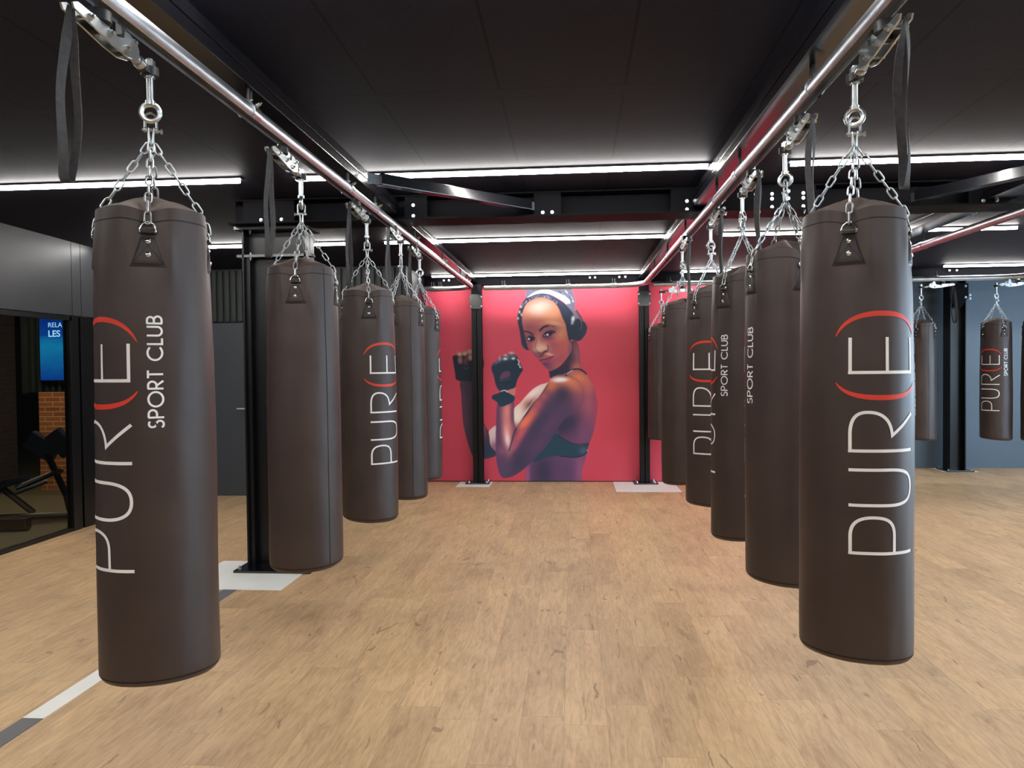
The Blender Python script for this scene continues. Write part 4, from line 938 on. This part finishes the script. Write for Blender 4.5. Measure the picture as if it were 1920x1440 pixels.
def make_trolley(sl, swing):
    root = thing('rail_trolley', 'x', 'trolley')
    bm = new(); cyl(bm, (0, 0, -.006), (0, 0, .016), .0165, 6); cyl(bm, (0, 0, .014), (0, 0, .022), .010, 12); link_bm('bolt_head', bm, M_zinc, root)
    bm = new(); cyl(bm, (0, 0, -.032), (0, 0, -.006), .027, 24); box(bm, -.014, .014, -.05, 0, -.030, -.008, .003); link_bm('black_clamp', bm, M_blackm, root, True, .6)
    bm = new(); cyl(bm, (0, 0, -.115), (0, 0, -.032), .0105, 16); cyl(bm, (0, 0, -.038), (0, 0, -.032), .016, 16); cyl(bm, (0, 0, -.124), (0, 0, -.110), .0155, 16)
    torus(bm, (0, 0, -.146), (math.sin(swing), math.cos(swing), 0), .0265, .0085, 28, 10); link_bm('eye_bolt', bm, M_zinc, root, True, .6)
    bm = new(); cyl(bm, (0, -.035, -.016), (0, -.115, .0), .0145, 16); cyl(bm, (0, -.05, -.013), (0, -.07, -.009), .018, 16); link_bm('coupling', bm, M_zinc, root, True, .6)
    prof = [(-.095, -.020), (-.088, .008), (-.10, .028), (-.14, .040), (-.165, .040), (-.170, .016), (-.20, .008), (-.235, .006), (-.24, .018), (-.30, .020), (-.38, .024), (-.402, .014), (-.395, .000), (-.30, -.014), (-.22, -.027), (-.15, -.032)]
    for s_ in (-1, 1):
        bm = new(); prism(bm, prof, s_*.016-.003, s_*.016+.003, 'yz'); link_bm('side_plate', bm, M_zinc, root)
    for (y, z) in ((-.125, .020), (-.16, -.012), (-.24, .0), (-.33, .006)):
        bm = new(); cyl(bm, (-.034, y, z), (.034, y, z), .006, 8); cyl(bm, (.019, y, z), (.027, y, z), .011, 6); cyl(bm, (-.027, y, z), (-.019, y, z), .011, 6); link_bm('cross_bolt', bm, M_zinc, root)
    bm = new(); cyl(bm, (0, -.26, .022), (0, -.26, .052), .034, 28); cyl(bm, (0, -.26, -.004), (0, -.26, .024), .018, 16); link_bm('roller', bm, M_blackm, root, True, .6)
    for a_, b_, z_ in ((-.275, -.245, .05), (-.165, -.14, .03)):
        bm = new(); box(bm, -.009, .009, a_, b_, z_, .072); link_bm('rail_shoe', bm, M_zinc, root)
    # webbing loop
    hw = .0125
    P = []
    top = Vector((0, -.388, .012)); L = sl
    n = 26
    for i in range(n+1):
        t_ = i/n; sp = .030*math.sin(PI*min(1, t_*1.0))**.7
        P.append(top+Vector((.004*math.sin(9*t_)-.008*t_, -sp*.6-.03*t_, -L*t_)))
    b_ = P[-1]
    for i in range(1, 8): a = PI*i/8; P.append(b_+Vector((0, (1-math.cos(a))*.014, -math.sin(a)*.018)))
    c0 = P[-1]
    for i in range(1, n+1):
        t_ = i/n; P.append(c0.lerp(top+Vector((0, .004, 0)), t_)+Vector((.006*math.sin(7*t_), .030*math.sin(PI*t_), 0)))
    bm = new(); rings = []
    for i, p in enumerate(P):
        d = (P[min(i+1, len(P)-1)]-P[max(i-1, 0)]).normalized(); tw = .5+.7*math.sin(i*.11)
        wv = Vector((math.cos(tw), math.sin(tw), 0)); wv = (wv-d*wv.dot(d)).normalized(); nv = d.cross(wv)*.0012
        k_ = hw*(.45+.55*min(1, min(i, len(P)-1-i)/5))
        rings.append([bm.verts.new(p+wv*k_*a+nv*b2) for a, b2 in ((-1, -1), (1, -1), (1, 1), (-1, 1))])
    for A, B in zip(rings[:-1], rings[1:]):
        for q in range(4): bm.faces.new((A[q], A[(q+1) % 4], B[(q+1) % 4], B[q]))
    bm.faces.new(rings[0][::-1]); bm.faces.new(rings[-1]); link_bm('pull_strap', bm, M_web, root, True, .5)
    return root
protos = [make_bag(s_) for s_ in (0.0, 1.0, 2.0)]
tprotos = [make_trolley(.455, -.40), make_trolley(.465, 1.25), make_trolley(.47, .5)]
index_kids()
# x, y, logo turn (degrees), bag kind, trolley kind, axis of trolley, label, trolley label
spots = [
 (-1.330, 2.36, -95, 0, 0, 0, 'nearest punching bag on the left, red bracket and SPORT CLUB lettering facing the camera', 'trolley with hanging black strap above the nearest left bag, top left corner'),
 (-1.328, 3.71, 168, 1, 1, 0, 'plain brown punching bag in front of the wide black column, second in the left row', 'trolley and strap above the plain bag by the wide column'),
 (-1.317, 4.88, 2, 2, 1, 0, 'third punching bag of the left row, white lettering running up its right half', 'trolley and strap above the third bag of the left row'),
 (-1.282, 5.70, 153, 0, 1, 0, 'plain brown punching bag, fourth in the left row, seam down its middle', 'trolley above the fourth bag of the left row'),
 (Xl, 6.55, 60, 1, 0, 0, 'farthest punching bag of the left row, beside the red picture', 'trolley above the farthest bag of the left row'),
 (.940, 2.66, -6.0, 1, 2, 0, 'nearest punching bag on the right, large white lettering and red brackets on its right half', 'trolley with long hanging strap above the nearest right bag'),
 (.945, 3.52, -153, 0, 2, 0, 'second punching bag of the right row, SPORT CLUB lettering at its left edge', 'trolley and strap above the second bag of the right row'),
 (.950, 4.41, -129, 2, 1, 0, 'third punching bag of the right row, SPORT CLUB lettering on its left half', 'trolley above the third bag of the right row'),
 (.950, 5.40, -43, 1, 0, 0, 'fourth punching bag of the right row, its white letters cut by the bag in front', 'trolley above the fourth bag of the right row'),
 (.900, 6.43, 24, 0, 1, 0, 'fifth punching bag of the right row, mostly hidden behind the fourth', 'trolley above the fifth bag of the right row'),
 (1.14, TY, 110, 2, 1, 1, 'farthest punching bag behind the right row, hanging close to the red picture', 'trolley on the cross rail right of the picture'),
 (4.37, TY, 160, 0, 1, 1, 'plain punching bag hanging before the blue wall, left of the slim black column', 'trolley on the far right rail left of the black column'),
 (5.26, TY-.03, -60, 1, 1, 1, 'distant punching bag with white lettering before the blue wall at the right edge', 'trolley above the lettered bag by the blue wall'),
 (5.66, TY-.2, 180, 2, 1, 1, 'plain distant punching bag cut off by the right edge of the picture', 'trolley above the distant bag at the right edge'),
]
used = set(); tused = set()
for (x, y, th, bk, tk, ax, lab, tlab) in spots:
    o = protos[bk] if bk not in used else copy_tree(protos[bk]); used.add(bk)
    beta = -math.degrees(math.atan2(x, y))
    o.location = (x, y, .605); o.rotation_euler = (0, 0, math.radians(th+beta))
    tag(o, lab, 'punching bag', 'punching bags hanging from the rails')
    t_ = tprotos[tk] if tk not in tused else copy_tree(tprotos[tk]); tused.add(tk)
    t_.location = (x, y, 2.535); t_.rotation_euler = (0, 0, ax*PI/2)
    tag(t_, tlab, 'trolley', 'rail trolleys')
